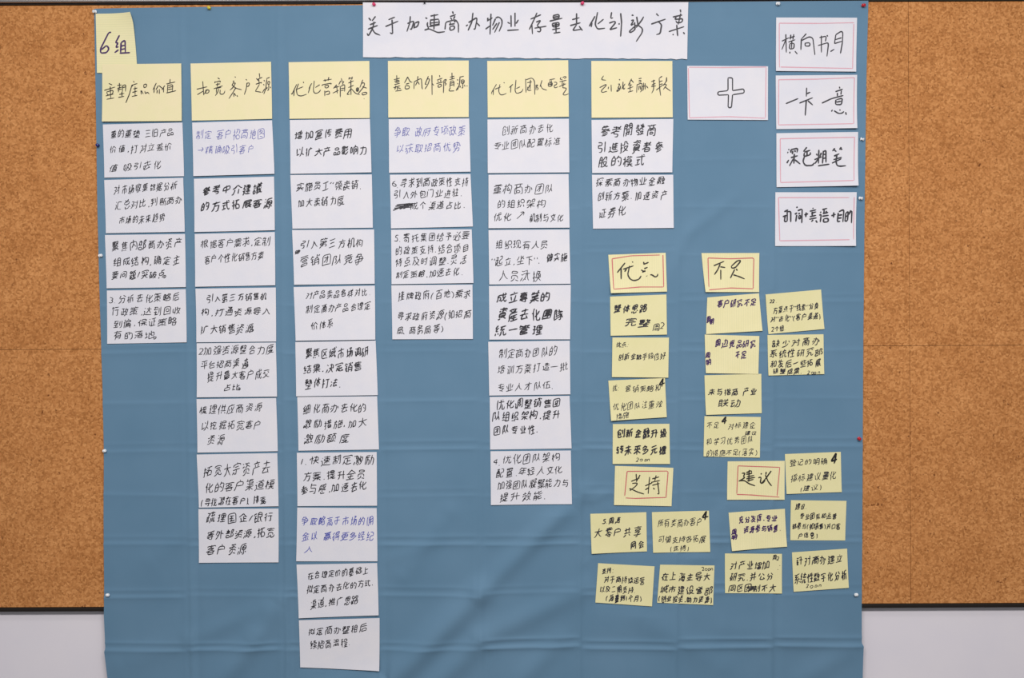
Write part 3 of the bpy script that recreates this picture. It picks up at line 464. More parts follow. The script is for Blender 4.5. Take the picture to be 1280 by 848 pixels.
class Card:
    def __init__(s, name, Q, paper, label, group, lift, layer=0, edge=None, n=(14, 10), cat='card'):
        s.Q = Q; s.lift = lift; s.layer = layer
        s.px = sum(q[0] for q in Q) / 4; s.py = sum(q[1] for q in Q) / 4
        s.x0, s.z0 = at(s.px, s.py)
        s.root = None
        r = random.Random(name + str(Q)); s.bend = (r.uniform(-.0006, .0008), r.uniform(-.0004, .0008))
        nu, nv = n; fr = []; 
        for j in range(nv + 1):
            for i in range(nu + 1):
                u, v = i / nu, j / nv
                x, y = bil(Q, u, v)
                if edge: x, y = edge(u, v, x, y)
                fr.append(s.p(x, y, u, v, 0))
        N = len(fr); vs_ = fr + [(a, b1 + 0.00035, c) for a, b1, c in fr]
        s.grid, s.nu, s.nv = fr, nu, nv
        ix = lambda i, j: j * (nu + 1) + i
        F = []
        for j in range(nv):
            for i in range(nu):
                f = (ix(i, j), ix(i, j + 1), ix(i + 1, j + 1), ix(i + 1, j)); F.append(f); F.append(tuple(k + N for k in f[::-1]))
        ring = [ix(i, 0) for i in range(nu + 1)] + [ix(nu, j) for j in range(1, nv + 1)] + [ix(i, nv) for i in range(nu - 1, -1, -1)] + [ix(0, j) for j in range(nv - 1, 0, -1)]
        B0 = len(vs_); R = len(ring)
        vs_ += [vs_[k] for k in ring] + [vs_[k + N] for k in ring]
        for k in range(R):
            k2 = (k + 1) % R; F.append((B0 + k, B0 + k2, B0 + R + k2, B0 + R + k))
        s.root = mesh_obj(name, vs_, F, PAPER[paper], None, (s.x0, 0, s.z0), True)
        tag(s.root, label, cat, group)
    def p(s, x, y, u, v, out):
        wx, wz = at(x, y)
        c = s.lift
        uu, vv = min(max(u, 0), 1), min(max(v, 0), 1)
        h = .0022 + s.layer * .0009 + broad_at(x, y)
        h += (c[0] * (1 - uu) ** 3 * (1 - vv) ** 3 + c[1] * uu ** 3 * (1 - vv) ** 3 + c[2] * uu ** 3 * vv ** 3 + c[3] * (1 - uu) ** 3 * vv ** 3) * .001
        h += s.bend[0] * math.sin(math.pi * uu) + s.bend[1] * vv * vv + .0012 * vv ** 6
        return (wx - s.x0, YB - h - out, wz - s.z0)
    def ink(s, name, strokes, mat, label=None):
        """strokes: list of (points in photo pixels on this card, half widths in pixels)"""
        V, F = [], []
        for pts, hw in strokes:
            if len(pts) < 2: continue
            P2, H2 = [pts[0]], [hw[0]]          # short steps, so the line follows the curved card
            for a, b1, ha, hb in zip(pts, pts[1:], hw, hw[1:]):
                k_ = max(1, int(math.hypot(b1[0] - a[0], b1[1] - a[1]) / 3))
                for q in range(1, k_ + 1):
                    f = q / k_; P2.append((a[0] + (b1[0] - a[0]) * f, a[1] + (b1[1] - a[1]) * f)); H2.append(ha + (hb - ha) * f)
            pts, hw = P2, H2
            L0 = len(V); m = len(pts)
            for k, (x, y) in enumerate(pts):
                a = pts[max(k - 1, 0)]; b1 = pts[min(k + 1, m - 1)]
                dx, dy = b1[0] - a[0], b1[1] - a[1]; L = math.hypot(dx, dy) or 1
                nx_, ny_ = -dy / L * hw[k], dx / L * hw[k]
                for sg in (1, -1):
                    X_, Y_ = x + sg * nx_, y + sg * ny_
                    u, v = inv(s.Q, X_, Y_)
                    wx, wz = at(X_, Y_)
                    fu = min(max(u, 0), .9999) * s.nu; fv = min(max(v, 0), .9999) * s.nv
                    i, j = int(fu), int(fv); fu -= i; fv -= j; g_ = s.grid; q_ = j * (s.nu + 1) + i
                    yy_ = (g_[q_][1] * (1 - fu) + g_[q_ + 1][1] * fu) * (1 - fv) + (g_[q_ + s.nu + 1][1] * (1 - fu) + g_[q_ + s.nu + 2][1] * fu) * fv
                    V.append((wx - s.x0, yy_ - .0003, wz - s.z0))
                if k: F.append((L0 + 2 * k - 2, L0 + 2 * k - 1, L0 + 2 * k + 1, L0 + 2 * k))
        if V:
            o = mesh_obj(name, V, F, mat, s.root)
            if label: o['label'] = label

def smooth(pts, cut=1.3, it=2):
    for _ in range(it):
        q = [pts[0]]
        for a, b1 in zip(pts, pts[1:]):
            k = min(.25, cut / (math.hypot(b1[0] - a[0], b1[1] - a[1]) + 1e-6))
            q.append((a[0] * (1 - k) + b1[0] * k, a[1] * (1 - k) + b1[1] * k)); q.append((a[0] * k + b1[0] * (1 - k), a[1] * k + b1[1] * (1 - k)))
        q.append(pts[-1]); pts = q; cut *= .4
    return pts
def taper(pts, w, r, thin=1.0):
    m = len(pts); L = [0]
    for a, b1 in zip(pts, pts[1:]): L.append(L[-1] + math.hypot(a[0] - b1[0], a[1] - b1[1]))
    T_ = L[-1] or 1; ph = r.uniform(0, 6)
    return [w * .5 * thin * (1.05 - .12 * math.sin(ph + l * .7)) * min(1, .7 + .5 * l / min(2, T_ * .25 + .01)) * min(1, .5 + .7 * (T_ - l) / min(3, T_ * .3 + .01)) for l in L]

# centre lines of each handwritten character, every point one number 64 * across + up, 0 to 63 each way
GL = {
'(':[[2290,1829,1688,1804,2050]], ')':[[1842,2151,2268,2254,1922]], ',':[[2062,2186,1924]], '-':[[1750,2262]], '.':[[1932,2121]], '/':[[1609,2287,2548]], '1':[[2032,1996]], '2':[[2699,1547,1225],[1611,1745,2333,2532,2537,2413,2097,1520,1326,1259]],
'3':[[2207,1951],[2207,2459,2519,2515,2381,2123,1547,1293,1295],[2207,2535,2539,2414,1970,1585]], '4':[[2444,2477,2545],[2777,1433,1567,2089,2475]], '5':[[1231,1483,2187,2446,2579,2584,2524,2144,1569,1584,2481]], '6':[[2223,1769,1572,1568,1501,1372,1304,1361,1803,2251,2510,2642,2648,2397,1501]], ':':[[1960,2149],[1934,2123]], 'n':[[1419,1440,1696,2019,2339,2527,2571]], 'o':[[1235,1243,1310,1634,2402,2655,2780,2769,2509,2250,1802,1485,1235]], 'p':[[1291,2122,2510,2644,2588,2400,2146,1378,1283]],
'“':[[1779,1519,1451,1577],[2611,2546,2347,2536]], '”':[[2471,2539,2543,2481],[1382,1576,1643,1647,1585]], '→':[[2972,3101,3040,2976,2978,2221],[604,2972],[2514,3033,2972,2845,2976]], '、':[[654,1285]], '。':[[205,208,469,1045,1234,1226,966,710,392,205]], '一':[[353,3681]], '三':[[393,3593],[864,3104],[629,3445]], '上':[[3656,328],[3431,1831],[1850,1800]],
'下':[[1926,1974],[3420,2279,1959],[438,3702]], '不':[[1990,1963,2096,2226,2295],[1962,1769,1119,408],[3484,2535],[3575,439]], '与':[[404,2580],[1138,3442],[1340,1146,871,931,3427,3348,3080,2758,2118]], '专':[[1851,1782,1587,1513,1319,1245,3293],[3316,692],[1103,1296,1805,2252,2441,2758,2887],[3624,424],[2252,2254,2968,3036]], '业':[[3563,2970],[3657,393],[2505,2554],[1481,1530],[493,923]], '个':[[3621,3113,2230,2103],[2024,1990],[2103,1911,1066,420],[2103,2108]], '中':[[3482,474],[1990,2043],[3479,3504,496,471]], '主':[[3292,732],[2030,1991],[3502,622],[391,3655],[1723,1851,2292,2286]],
'习':[[2778,592],[2019,1132],[2502,2950,3273,3413,3510,3383,631]], '予':[[1327,1836,2283,2469],[3226,3488,3491,2659,2533,2403,419],[2083,1990,1286],[760,3000,2867,2286,2283]], '争':[[660,3220,3243,2412,2027,875,813,556],[2412,2480,2610,2614,1463,1270,880,813],[1532,1463],[1349,1926,2027],[3744,352]], '二':[[3596,396],[3250,754]], '于':[[3682,418],[2103,2056,1734,1286],[3383,631]], '些':[[1841,1201],[350,1825],[543,564],[1211,1184],[2351,2800,3445,3508],[2363,2340,2528,3616,3687],[852,3220],[3654,390]], '交':[[199,582,1807,2456,2719,2721],[434,3634],[2795,2923,3553],[1853,2103,2098],[1185,1312,1624,2254,3271,3655],[1323,610,417]], '产':[[1326,1450,1443],[2926,2729,2660],[3619,611,594,326],[1916,2105,2101],[628,3508]],
'享':[[1285,1861,1990,2070,2649,2780],[3229,669],[3665,337],[374,3702],[1980,2102],[870,942,3054,3181,3109,870]], '人':[[391,1300,1760,1831,2026,2042],[2026,2215,2335,2708,3149,3656]], '介':[[358,615,1262,1912,2104],[2785,2758],[3815,3623,3368,2608,2231,2104],[390,842,1105,1239,1250]], '以':[[1814,1298,785,589],[785,822],[1670,2122,2513,2514,2772,3109,3257],[3655,2964,2772],[1844,2218]], '价':[[2552,2742,2741,3244,3687],[2552,2294,2097,1576,1254],[2552,2555],[774,747,1147],[1350,1610,1809,1891],[3014,3043],[291,552,745]], '企':[[391,3591],[2089,2055],[903,927],[2076,3228],[295,423,1198,1913,2232,2862,3687]], '伍':[[774,747,1147],[3208,3362,1571],[2358,2350,1928],[3638,1590],[3720,1352],[746,553,227]], '优':[[774,747,1147],[3665,3659,3591,3142,2823,2761,2723],[1287,1677,2075,2286,2298],[3317,3002],[1324,3692],[291,552,745]],
'会':[[776,3083],[969,1037,1557,1627],[2644,2960,3083,3210,3462],[2104,2926,3688],[3116,2855,1255,1067],[3547,475],[423,1067,1069,1392,1912,2104],[2172,2104]], '传':[[2573,3093,3228,1948,1952,2219,2426],[1320,3688],[3508,1588],[2128,2573],[357,488,681],[710,683,1147],[2951,2572,2573]], '位':[[3656,1480],[838,811,881,1210],[810,617,355],[3568,1648],[3239,2888],[2129,2080,1895],[2492,2678]], '体':[[1390,2350,2540,2734,3694],[2540,2348,2218,1952,1492],[3153,1809],[2555,2502],[710,683,817,1146,1083],[681,488,356],[3666,3164,2793,2540]], '佣':[[3624,1576],[3078,3590,3575,1590,1561,1488,1222],[292,489,682],[3609,1561],[2550,2502],[1147,1146,683,710]], '供':[[2042,2009],[3694,1582],[3131,3097],[227,488,681],[1369,3737],[1673,1936],[710,683,1147],[3215,3213,3467,3654]], '保':[[3676,2844,2778,2393,1677,1289],[1146,747,774],[2536,2502],[2536,3498,3513,1657,1642,2536],[2522,2268,1308],[3721,3594,3027,2778],[227,553,746]], '信':[[774,747,882,1146],[1632,3360],[3368,1640],[291,423,553,746],[1544,3400],[1544,1622,3350,3400],[3698,1330],[2546,2551,2428]],
'值':[[3362,1634],[3335,3307,1643,1607],[3344,1616],[1287,3655],[291,423,681],[3353,1625],[3638,1462],[2749,2555,2411],[1147,682,710]], '偏':[[774,747,1211],[3015,3041],[1862,1889,3680,3655,3590,3398],[1288,1559,1589,3573,3562,1578],[2613,2556],[1876,3668],[2465,2439],[356,552,745]], '做':[[1292,2252,2270,2465,2533,2727],[2270,1311,1288],[161,423,618],[1850,1823],[2287,1199],[2799,3759],[2938,2726,2789,2968,3159],[709,744,619,1019],[3152,3341,3403],[3152,2959,2893,2502,2374],[3152,3159,3288,3488,3567]], '元':[[3684,420],[2532,2504,2758,3591,3658,3664],[758,3318],[1380,1304,1169,777,390]], '充':[[3663,3658,3527,2567,2443,2464],[1585,1517,996,864,1567,3233,3360,3485],[3105,2982,2793,2729],[3697,433],[2097,2104,1980],[1503,1496,1295,841,390]], '入':[[1842,2027,1496,843,391],[3718,3657,3025,2218,2027]], '全':[[230,357,744,1522,1977,2105,2546,2674,3242,3685,3814],[918,3094],[744,868,2019,3172,3368],[2019,1991],[391,3591]], '公':[[3149,3089,2713],[3464,3340,3149,1867,843],[843,977,1564,1959],[2554,3118,3559],[1337,1333,1070,550]],
'共':[[346,3674],[1242,1275],[2778,2811],[1426,583,198],[494,3566],[3463,2641]], '内':[[2758,2949,3463,3504,496,454],[2043,1955,1827,1563,1044],[1955,2210,2964]], '决':[[1222,1934,2262,2268,2461,2427],[1374,3742],[1586,3314,3358],[879,629,439,441],[2461,2588,2648,3021,3401,3655],[329,856,859]], '准':[[3632,1713],[2746,2870,2799,2761],[1851,1580,1542],[3555,1571],[441,814],[1559,3543],[3657,1545],[1579,1322,1060],[394,858]], '凝':[[2135,1111],[1699,1617,1353,1094],[3183,3510,3577,2554],[2738,3120,3309],[332,732],[1270,1590,2105],[1275,1266,1325,1320,1383,1381,1118],[3686,2534],[3110,3017],[1617,1808,1997],[2512,2703,2765,3206,3654],[2588,2512,2447,2378,2246],[438,566],[1324,2156,2225],[2083,1315],[3686,3680],[3096,3672]], '分':[[454,905,1361,1560,1635],[3559,3118,2681],[1402,1334,746,679],[2055,2246,2630,2887,3024,3107,867,679]], '创':[[1300,1620,1814,1828,676],[676,488],[676,650,838,1990,2122,2127],[2154,1842,1336],[2758,3462,3528,3578],[488,490,814,1142,1336],[2804,2774]], '判':[[2088,488],[1275,1242,1112,1106,973,518],[2137,281],[2103,1839],[2758,3141,3462,3527,3578],[2709,2740],[504,751]],
'到':[[2074,538],[2256,2061,393],[1292,1313],[2806,2772],[2232,440],[1079,1076,684,615,1961],[1777,1902,1961,2152,2151],[2951,3206,3529,3578]], '制':[[2840,2870],[295,2279],[3014,3334,3591,3643],[633,627,433,429],[627,2098],[1339,1286],[1738,2058,2124,2076,476,458]], '券':[[924,732,344],[924,991,1185,1253],[924,1049,2905,3036,3228,3544,3672],[391,646,1162,1553,1561],[358,3686],[1145,1270,1265],[3377,625],[2055,2246,2502,2760,2970],[2970,2973,2785,2725],[1574,1776],[2107,1969],[2801,3001]], '力':[[494,3501,3275,3208,2950,2502,2311],[390,1037,1496,1765,1851]], '办':[[3670,3366],[1800,1926,2374,2503,2699,2926,495],[408,672,805],[1723,1706,1432,1104,521]], '加':[[890,871,792,590,263],[1158,1414,1673,1816,1839,431],[2443,3531],[2439,2483,3571,3527]], '务':[[600,3288,3279,3079,2950,2310],[262,775,1357,1881,1885],[1596,1526,1334,1202,1074,622],[418,1251,1830,1831,2279,2660,3619],[1831,1833,1453,1202],[2279,2346,2926,3122,3189,1526]], '动':[[359,1831],[528,598,866,871],[528,655,1746],[1782,502],[1871,1746,1750,1564],[2697,2758,3078,3334,3530,3693,2285],[2810,2717,2448,2055]],
'助':[[555,1579],[525,569,1592,1553],[2822,3334,3465,3629,2093],[1553,269],[2747,2589,2257,1734],[1565,541]], '励':[[1350,1734,1800,1940,1952,1249],[493,2029],[2168,504,467,263],[2246,2510,2780,2874],[2949,3398,3530,3691,2475],[1260,1176,1038,774]], '势':[[1526,374],[1646,1388,362],[536,3288,3213,3079,2822,2374],[3687,3681,3489,3363,3254,1910],[1019,994,928,481],[2790,2345,2220,1902],[2555,2412,2214,1825,1817,1687,1684,1487,1227,775,198]], '包':[[872,2279,2265,857],[684,872,846,1032,1350,3206,3528,3855],[360,684,1011,1140,1340],[1140,3378,3362,3222,2964,2645]], '化':[[2272,2593,2983,3568,3570],[2297,2203,2248,2502,3463,3659,3666],[2203,1559],[1533,1340,941,966],[615,682,939]], '区':[[3655,456,504,3640],[1134,1326,2336,3153],[1105,1817,2402,2991]], '升':[[3682,290],[2810,2758],[1977,1269,306],[1269,1175,779,390]], '卖':[[2043,2027],[342,3670],[607,736,1244],[3299,3495,3499,491],[390,1353,1741,2135,2276],[2317,2764,3590],[3381,757],[1125,1698]],
'占':[[1979,1950],[713,3209],[710,734,3230,3206],[3631,1967]], '去':[[841,976,1564,1632],[841,1289,3212,3400],[3680,416],[2016,2043],[3378,690],[3148,3088,2712]], '参':[[902,2057,2765,3089,3345],[3687,359],[1639,1777],[280,408,860,1315,1319],[3314,2995,2546,881],[2995,2871,2553],[1178,1305,2272],[1105,1553,2712],[1980,1788,1657,1334,1202],[3672,3101,2787,2727]], '參':[[551,809,871,1319],[902,2185,3025],[809,747,878,884,2100,2934,3250],[1205,1272,1724],[2806,2745,2555],[2777,2585,1681,1103],[2157,1702,1509,1442,603,410],[2336,2144,1176,920],[3496,2535,2470],[2663,2798],[2026,2470,2531,2848,3483,3739],[1323,1319,1509],[3622,3496,3435]], '及':[[1319,1511,1819,2385,3272,3590,3848],[523,984,1126,1319,1208],[568,2616,2537,3432,3427,3163,2705,2123,1478,1286]], '发':[[2255,2511],[2255,1753,1692,1566],[2255,2059,1094],[2939,3001],[332,849,1176,1308,1566,1568,1634,1707,1838,1980],[1147,952,817,877,3629],[1634,3168,3035,2511],[3847,3654,3398,2762,2511]], '取':[[2968,3097,3296,3565,3572,2228,1913,377],[2420,2532,2779,2968,2963],[335,1875],[1579,619],[1593,1542],[2963,3655],[2963,2118],[633,592],[1566,606]], '口':[[653,3405],[583,629,3444,3400]],
'可':[[3703,439],[3255,3143,2950,2438],[721,744,2152,2133,725]], '台':[[1788,1396,1202,1200,876,871],[3145,841],[3145,3164,860,838],[3054,3177],[3556,3368,3241,615]], '各':[[3016,904],[3016,3032,3227,3228],[920,3032],[920,796],[920,904],[427,620,945,1202,1269,1462],[1894,2214],[1894,1833,1642,1202],[1894,1827,1376,796,348],[3740,3228,3230,2275,2214],[2214,2280,2863,2997,1462],[1462,1596]], '合':[[3687,3115,2104],[3115,2919,1127,1066],[838,923,3035,3161,3145],[841,3145],[2104,1976,1650,1133,1066,874,423],[2104,2172]], '同':[[2950,3462,3527,3576,440,390],[1298,2706,2659,1315,1293],[2925,1133]], '后':[[327,525,664,758,2937,3195,3450],[3690,746],[3400,1352],[3400,3356,1436,1352]], '吸':[[3687,3622,2919,3127,1655],[3494,3489,3355,2895,2441,2118],[3719,3654,2957,2456,2208,2081,2103],[2081,1952,1747,1286],[400,438,1205,1175,406]], '员':[[2010,1938,1677,1096,582,390],[721,803,3235,3281],[2317,3526],[878,889,3192,3118,878]],
'周':[[2915,1187],[1357,2701,2650,1370,1353],[2630,2885,3270,3399,3385,696,664,525,326],[2798,1326],[2034,2019]], '和':[[375,1143,1145,1786],[1833,297],[1143,1094],[1816,1376,1057],[1057,799,666,207],[2248,2294,3510,3465],[3469,2253]], '品':[[2310,2332,3548,3593],[390,412,1564,1545],[2313,3593],[393,1545],[1065,2984,3000,1081,1065]], '响':[[401,438,1142,1110,406],[3142,3590,3633,2546,1777,1734],[2546,2684],[2321,2342,3045,3028,2324]], '售':[[3509,950],[2108,2233,2141],[861,3485],[861,817,1083],[3245,877],[3237,869],[816,494,363],[3208,776],[3208,3220,852,776]], '商':[[2043,2102],[3701,437],[2741,2799,2670,2600],[1635,1116],[1333,1383],[582,615,2536,3495,3463,3269,2758],[2973,2466],[1357,2573,2647,1368,1357]], '回':[[3526,3577,441,390],[3529,393],[1304,2647,2666,1387,1304]], '因':[[2098,1952,1623,1104],[999,3047],[1952,2143,2899,2961],[3528,392],[3528,3577,441,392]],
'团':[[1066,2986],[1809,1872,2321,2354],[1046,1692,2083,2276],[3528,392],[3528,3513,441,392]], '国':[[2840,2778],[2786,1186],[2031,2003],[2927,1135],[2963,1043],[3528,392],[3528,3513,441,392]], '图':[[1299,2257,2638],[1646,2734,2667,2278,2275],[1646,1518,1387,1065],[1646,1715],[1387,1831,1891],[2275,1891,1568,925],[2275,2274,2846,3101,3231],[3528,392],[3528,3577,441,392],[2392,1691]], '團':[[2722,1122,1131,2796,2923,2915,2722],[2012,2034],[457,3465],[3465,3513,569,454],[854,2966],[2919,1127],[2722,2781],[2518,2509,2061],[988,2140,2781,2971,2966],[3058,946],[1362,1552]], '在':[[1586,1658],[3698,434],[3485,1693],[3654,1478],[2502,2538],[346,606,863],[1330,1326,932,864,838]], '地':[[2708,2747],[1303,853,788,273],[364,1260],[3222,3478,3544,3566,2796],[1507,1827],[853,826],[3726,3657,3270,2246,2055,1865,1846],[2729,1895]], '场':[[2886,3206,3465,3608,3623,1831],[2087,2285,2932,3001,1721],[1734,2057,2514,2975,3047],[1260,300],[826,851],[271,1236,1684,2204,2403,2407]], '坐':[[2925,3116,3682],[2019,2403,2599,2795,2925,3063],[2042,1991],[600,3416],[1509,1132,941],[391,3655],[419,812,941,1145]],
'城':[[3729,3789,3654,3462,3209,3151,3023,3095,2968,2915,2875],[3023,2830],[364,1132],[335,1108,1490],[722,762],[1573,2404,2389,2256,1936],[3634,1586,1558,1421,1222],[3095,3288,3622],[3634,3639,3323]], '域':[[2811,2911,2969,3032,2960,3087,3208,3462,3655,3663],[698,724],[3559,3623,3225,3032],[3387,3703],[3698,1458],[335,593,724,1173,1240],[1068,300],[2960,2767],[2377,2700,2767],[2767,2577,2321,1293],[1561,2329,2280,1576,1561]], '培':[[1507,3747],[1800,3400],[1800,1880,3352,3400],[2031,2089],[1196,300],[762,787],[1367,1172,787,721,271],[3043,3246],[1653,3637],[2619,2677]], '基':[[285,3677],[1147,1114,658,401],[3574,502],[3398,582],[2939,2969,3473,3857],[2006,1990],[2926,1134],[2833,1105],[1126,2918]], '塑':[[307,2035],[1899,1892,1060,420,427],[1138,1125,995,927,602,347],[883,887,699],[2543,3567],[3099,3483,3548,3577,2553,2470,2140,2136,2006,1991],[3282,658],[3655,263],[2470,3558],[1659,1523]], '增':[[364,1132],[2215,2094,1966],[1236,851,335],[722,762],[1800,3336],[1800,1881,3289,3336],[3116,2919],[2593,3553,3570,1651,1633,2593],[2611,2593],[2163,2168,1980],[1809,3345],[2995,3064,3259]], '外':[[2566,2619],[1018,946,882,418],[946,1906,1901,1763,1370,1301,779,392],[928,1436],[2600,2983,3676]], '多':[[686,1072,1462,1783,2870],[544,1379,1765,1831,2088,2670,2867,2870],[454,1801,2253,2319,2704,3288,3483,3487],[3487,2400,2079,1560,1045],[2662,2532,2464],[1831,1707,1389],[2319,2321,2068,1877],[2045,1851,1847]],
'大':[[391,842,1363,1691,1828,2023,1962,2043],[3689,2153,2023,1897,425],[2023,2770,3273,3655]], '好':[[366,1518,1578,1174,845,391,262],[2103,3446,3443,2791,2758,2437,2182],[3744,1888],[892,412,601,1045,1105,1297,1485]], '如':[[1677,1425,1297,1236,1045,603,608,1018],[366,1774,1699,1365,1037,390],[3596,2252],[2246,2293,3636,3593]], '字':[[1222,1477,1862,1991,2013,2080,2596,2729,1129],[3565,3573,2102,437,429],[3608,408],[2102,1980]], '学':[[3671,407],[1126,2919],[1286,1862,1991,2012,2078,2529,2726],[1979,2166,2097],[3259,3062,2994],[426,433,2994,3633,3626],[890,1141,1137]], '完':[[3563,3572,2101,436,427],[3676,412],[2460,2445,2503,3526,3724,3663],[1979,2101],[1436,1362,1229,840,326],[2985,1065]], '宗':[[3628,3573,2102,437,428],[413,3677],[393,849,980],[1414,1862,1991,2013],[1129,2985],[1853,2106,2102],[3279,3593]], '定':[[3563,3572,2101,436,427],[391,851,916,989,1120],[999,3047],[3590,2055,1483,1106,916],[1979,2101],[3224,2008],[1993,2023]],
'实':[[454,646,1355,1809,1814],[2320,2702,3526],[3565,3508,2101,500,493],[1450,1132],[1119,738],[2071,2156],[3670,406],[2101,1980]], '客':[[3607,3096,2970,2269,2208],[1321,1571,1825,1824],[548,611,1064,1321,1388,1580,1584,1842],[1853,2106,2102],[2208,1824],[2208,2275,2403,2791,2795,1580],[431,438,2102,3574,3631],[2964,1044],[2951,2964,3096],[1031,2951],[1031,984],[151,470,984,1821,1824]], '宣':[[2969,985],[985,1059,2915,2978,2960,1040,985],[3566,3574,2102,438,430],[940,3052],[3654,390],[1980,2102]], '宽':[[3026,2977,993,913],[3244,812],[1455,1448],[2543,2536],[1945,1874,1613,1096,389,326],[1916,2044,2103],[3631,3574,2103,438,431],[3664,3723,3590,2630,2248,2257]], '寄':[[2044,2102],[350,3678],[3182,878],[2438,2693,2950,3079,3170,2916,1897],[2163,1900,1897,1315,866],[432,438,3638,3632],[866,862],[844,2188,2197,854,844]], '对':[[435,1650,1576,1373,1308,1304],[2630,3014,3207,3259],[611,1117,1308],[2156,3692],[391,845,1110,1304],[2518,2272],[1744,1494,1304]], '寻':[[410,3674],[1242,1237],[2182,2694,2760,2784],[825,3193,3174,806],[1614,1237],[944,3184]], '导':[[408,3672],[1112,1107,1359,1484],[686,3246,3193,761,679,868,995,3299,3492,3560],[2054,2758,2781]],
'專':[[744,3304],[2976,3298,3248,752,801,2976],[2043,2011],[3546,3228,410],[2972,2976],[1481,1293,1038,1044],[3575,439],[276,3668],[2779,2759,2694,2309,2054]], '少':[[3227,2706,1932,1160,390,326],[1979,1945],[3681,3121],[482,1009]], '局':[[2694,3206,3400,3474,3491,739],[1293,2637,2585,1369,1289],[265,462,667,825,3257,3244,748]], '展':[[3672,984],[686,3502,3449,761,598,326],[1774,1752],[1123,3491],[2328,2513,2702,2766,2954,3271,3590,3654],[2444,2185,1415,1432],[3411,2829],[2862,2840]], '工':[[330,3658],[628,3508],[1995,2036]], '差':[[1304,1557,3349],[395,718,1304,1439],[352,3680],[3305,809],[1907,1901,1834,1703,1632],[3656,1032],[627,3507],[1211,1335,1331],[2389,2377],[2804,2940]], '市':[[653,676,3300,3278,2957,2765],[1990,2033,2100,2104,1915],[370,3698]], '平':[[3676,348],[879,1188],[2039,1990],[3511,631],[3183,2788]],
'年':[[2182,2228],[3429,997,980],[3668,340],[3508,1141],[1212,1141,882,489]], '并':[[3676,348],[494,3566],[1148,1396,1326,1238,1103,713,390],[2758,2738,3003,3197]], '广':[[2171,2290],[3698,690,664,524,391]], '应':[[3433,3297,2833,2702,2633],[3656,968],[2153,2392],[1556,1254],[3699,627,600,326],[2108,2233,2292]], '府':[[1117,1184,1376],[2694,3206,3245],[3684,2084],[3701,629,529,326],[1414,1377,1512,1710],[2293,2172],[2515,2266]], '度':[[2059,2507,2633,3462,3847],[2059,2061,1555,1558],[2059,2057,1671,1094,838],[1066,3690],[3702,694,597,326],[2171,2294],[2507,3090,3158],[1710,1760,2976,2990],[1111,3158]], '建':[[1454,3694],[1701,3429,3446,1718],[1628,3484],[1492,3668],[846,851,1116,1125,550,420],[614,683,1076,1079,376],[846,1672,3590],[846,653,390,198],[2555,2509],[412,596,851]], '式':[[2017,545],[392,2125],[3003,3131,3510],[431,3695],[1185,1163],[2490,2528,2769,3017,3207,3462,3657,3727]],
'引':[[966,1542,1800,2001,2012,604,543,616,682,2026,2104,633],[3270,3323]], '强':[[3465,1607],[2632,2668],[2659,3491,3541,1813,1827,2659],[3344,3470,3465,3593,3654],[518,966,1096,1307,348,426,1322,1335,440],[2668,3437,3385,1977,1965,2668]], '影':[[1300,1286,838],[1300,2068,2077,605,596,1300],[2653,2976,3625,3754],[356,2276],[2671,2994,3385],[591,393],[2098,562],[1323,2092,2106,569,557,619,1323],[3670,3084,2502,2057,1808],[1323,1316]], '得':[[1431,3671],[1083,433,304],[1842,3506],[3506,3450,1849,1834,1896,3432,3506],[867,546,221],[1133,870,838],[3104,3078,2757,2502],[1568,3680],[1998,1809]], '必':[[2290,1593],[2963,3025,3020,2887,2566,1542,1353,1297,1387],[3384,2403,1752,1367],[330,1105,1297],[343,678,616],[3237,3732]], '快':[[1714,3378,3422],[1502,2398,2525,2654,3742],[2555,2463,2525,2063,1414],[774,827],[2525,2652,2772,3149,3527,3655],[226,430],[1321,1138]], '思':[[393,661],[3245,685],[2041,2016],[2016,3232,3257,697,673,2016],[3222,3658],[1754,2261],[2830,2891,2759,1351,1290,1300]], '性':[[774,827],[3655,1479],[2631,2683],[1201,1322,1641],[1820,3484],[1573,1641,1838,1976,2106],[226,430],[3630,1838]],
'总':[[596,394],[2543,878,864,3103,3182,2543],[1518,1588,1212],[1300,1289,1350,2630,2952,2956],[3659,3348],[2875,2612,2543],[1817,2198]], '息':[[393,593],[2044,1910],[877,3117],[1948,860,886,3062,3100,1948],[3595,3347,3156],[2193,2195,1942,1948],[1170,1161,1414,2758,2954,2894],[868,3108]], '感':[[3680,3742,3608,3224,2847,2851,2726,2542,2491],[2847,2393,2265,2076],[2094,1134],[2076,1180,1126,2022,2076],[3702,630,611,344],[3408,3593,3657],[2893,2953,2758,1286,1161,1169],[392,591],[3382,3385,3068],[1813,2253],[3567,3438,3173,2851]], '成':[[326,594,625,3697],[2363,2409,2527,2710,2705,3080,3206,3526,3725,3666],[1799,2705],[1039,1358,1617,1699,611],[2710,2968,3431,3560],[3505,3510,2939]], '户':[[3232,800],[391,725,818,3250,3229],[2043,2105,2162]], '所':[[1849,630,501,467,264,326],[3686,2278],[3238,3206],[3641,3514,3128,2422,2293,2260,2061,1798],[477,1565,1579,491]], '手':[[3674,346],[1031,1286,1734,1991,2040],[617,3497],[630,2425,3003,3386]], '才':[[399,786,1176,1891,2285],[1862,2503,2507,2554],[3694,2606,2477,2285,2286,430]],
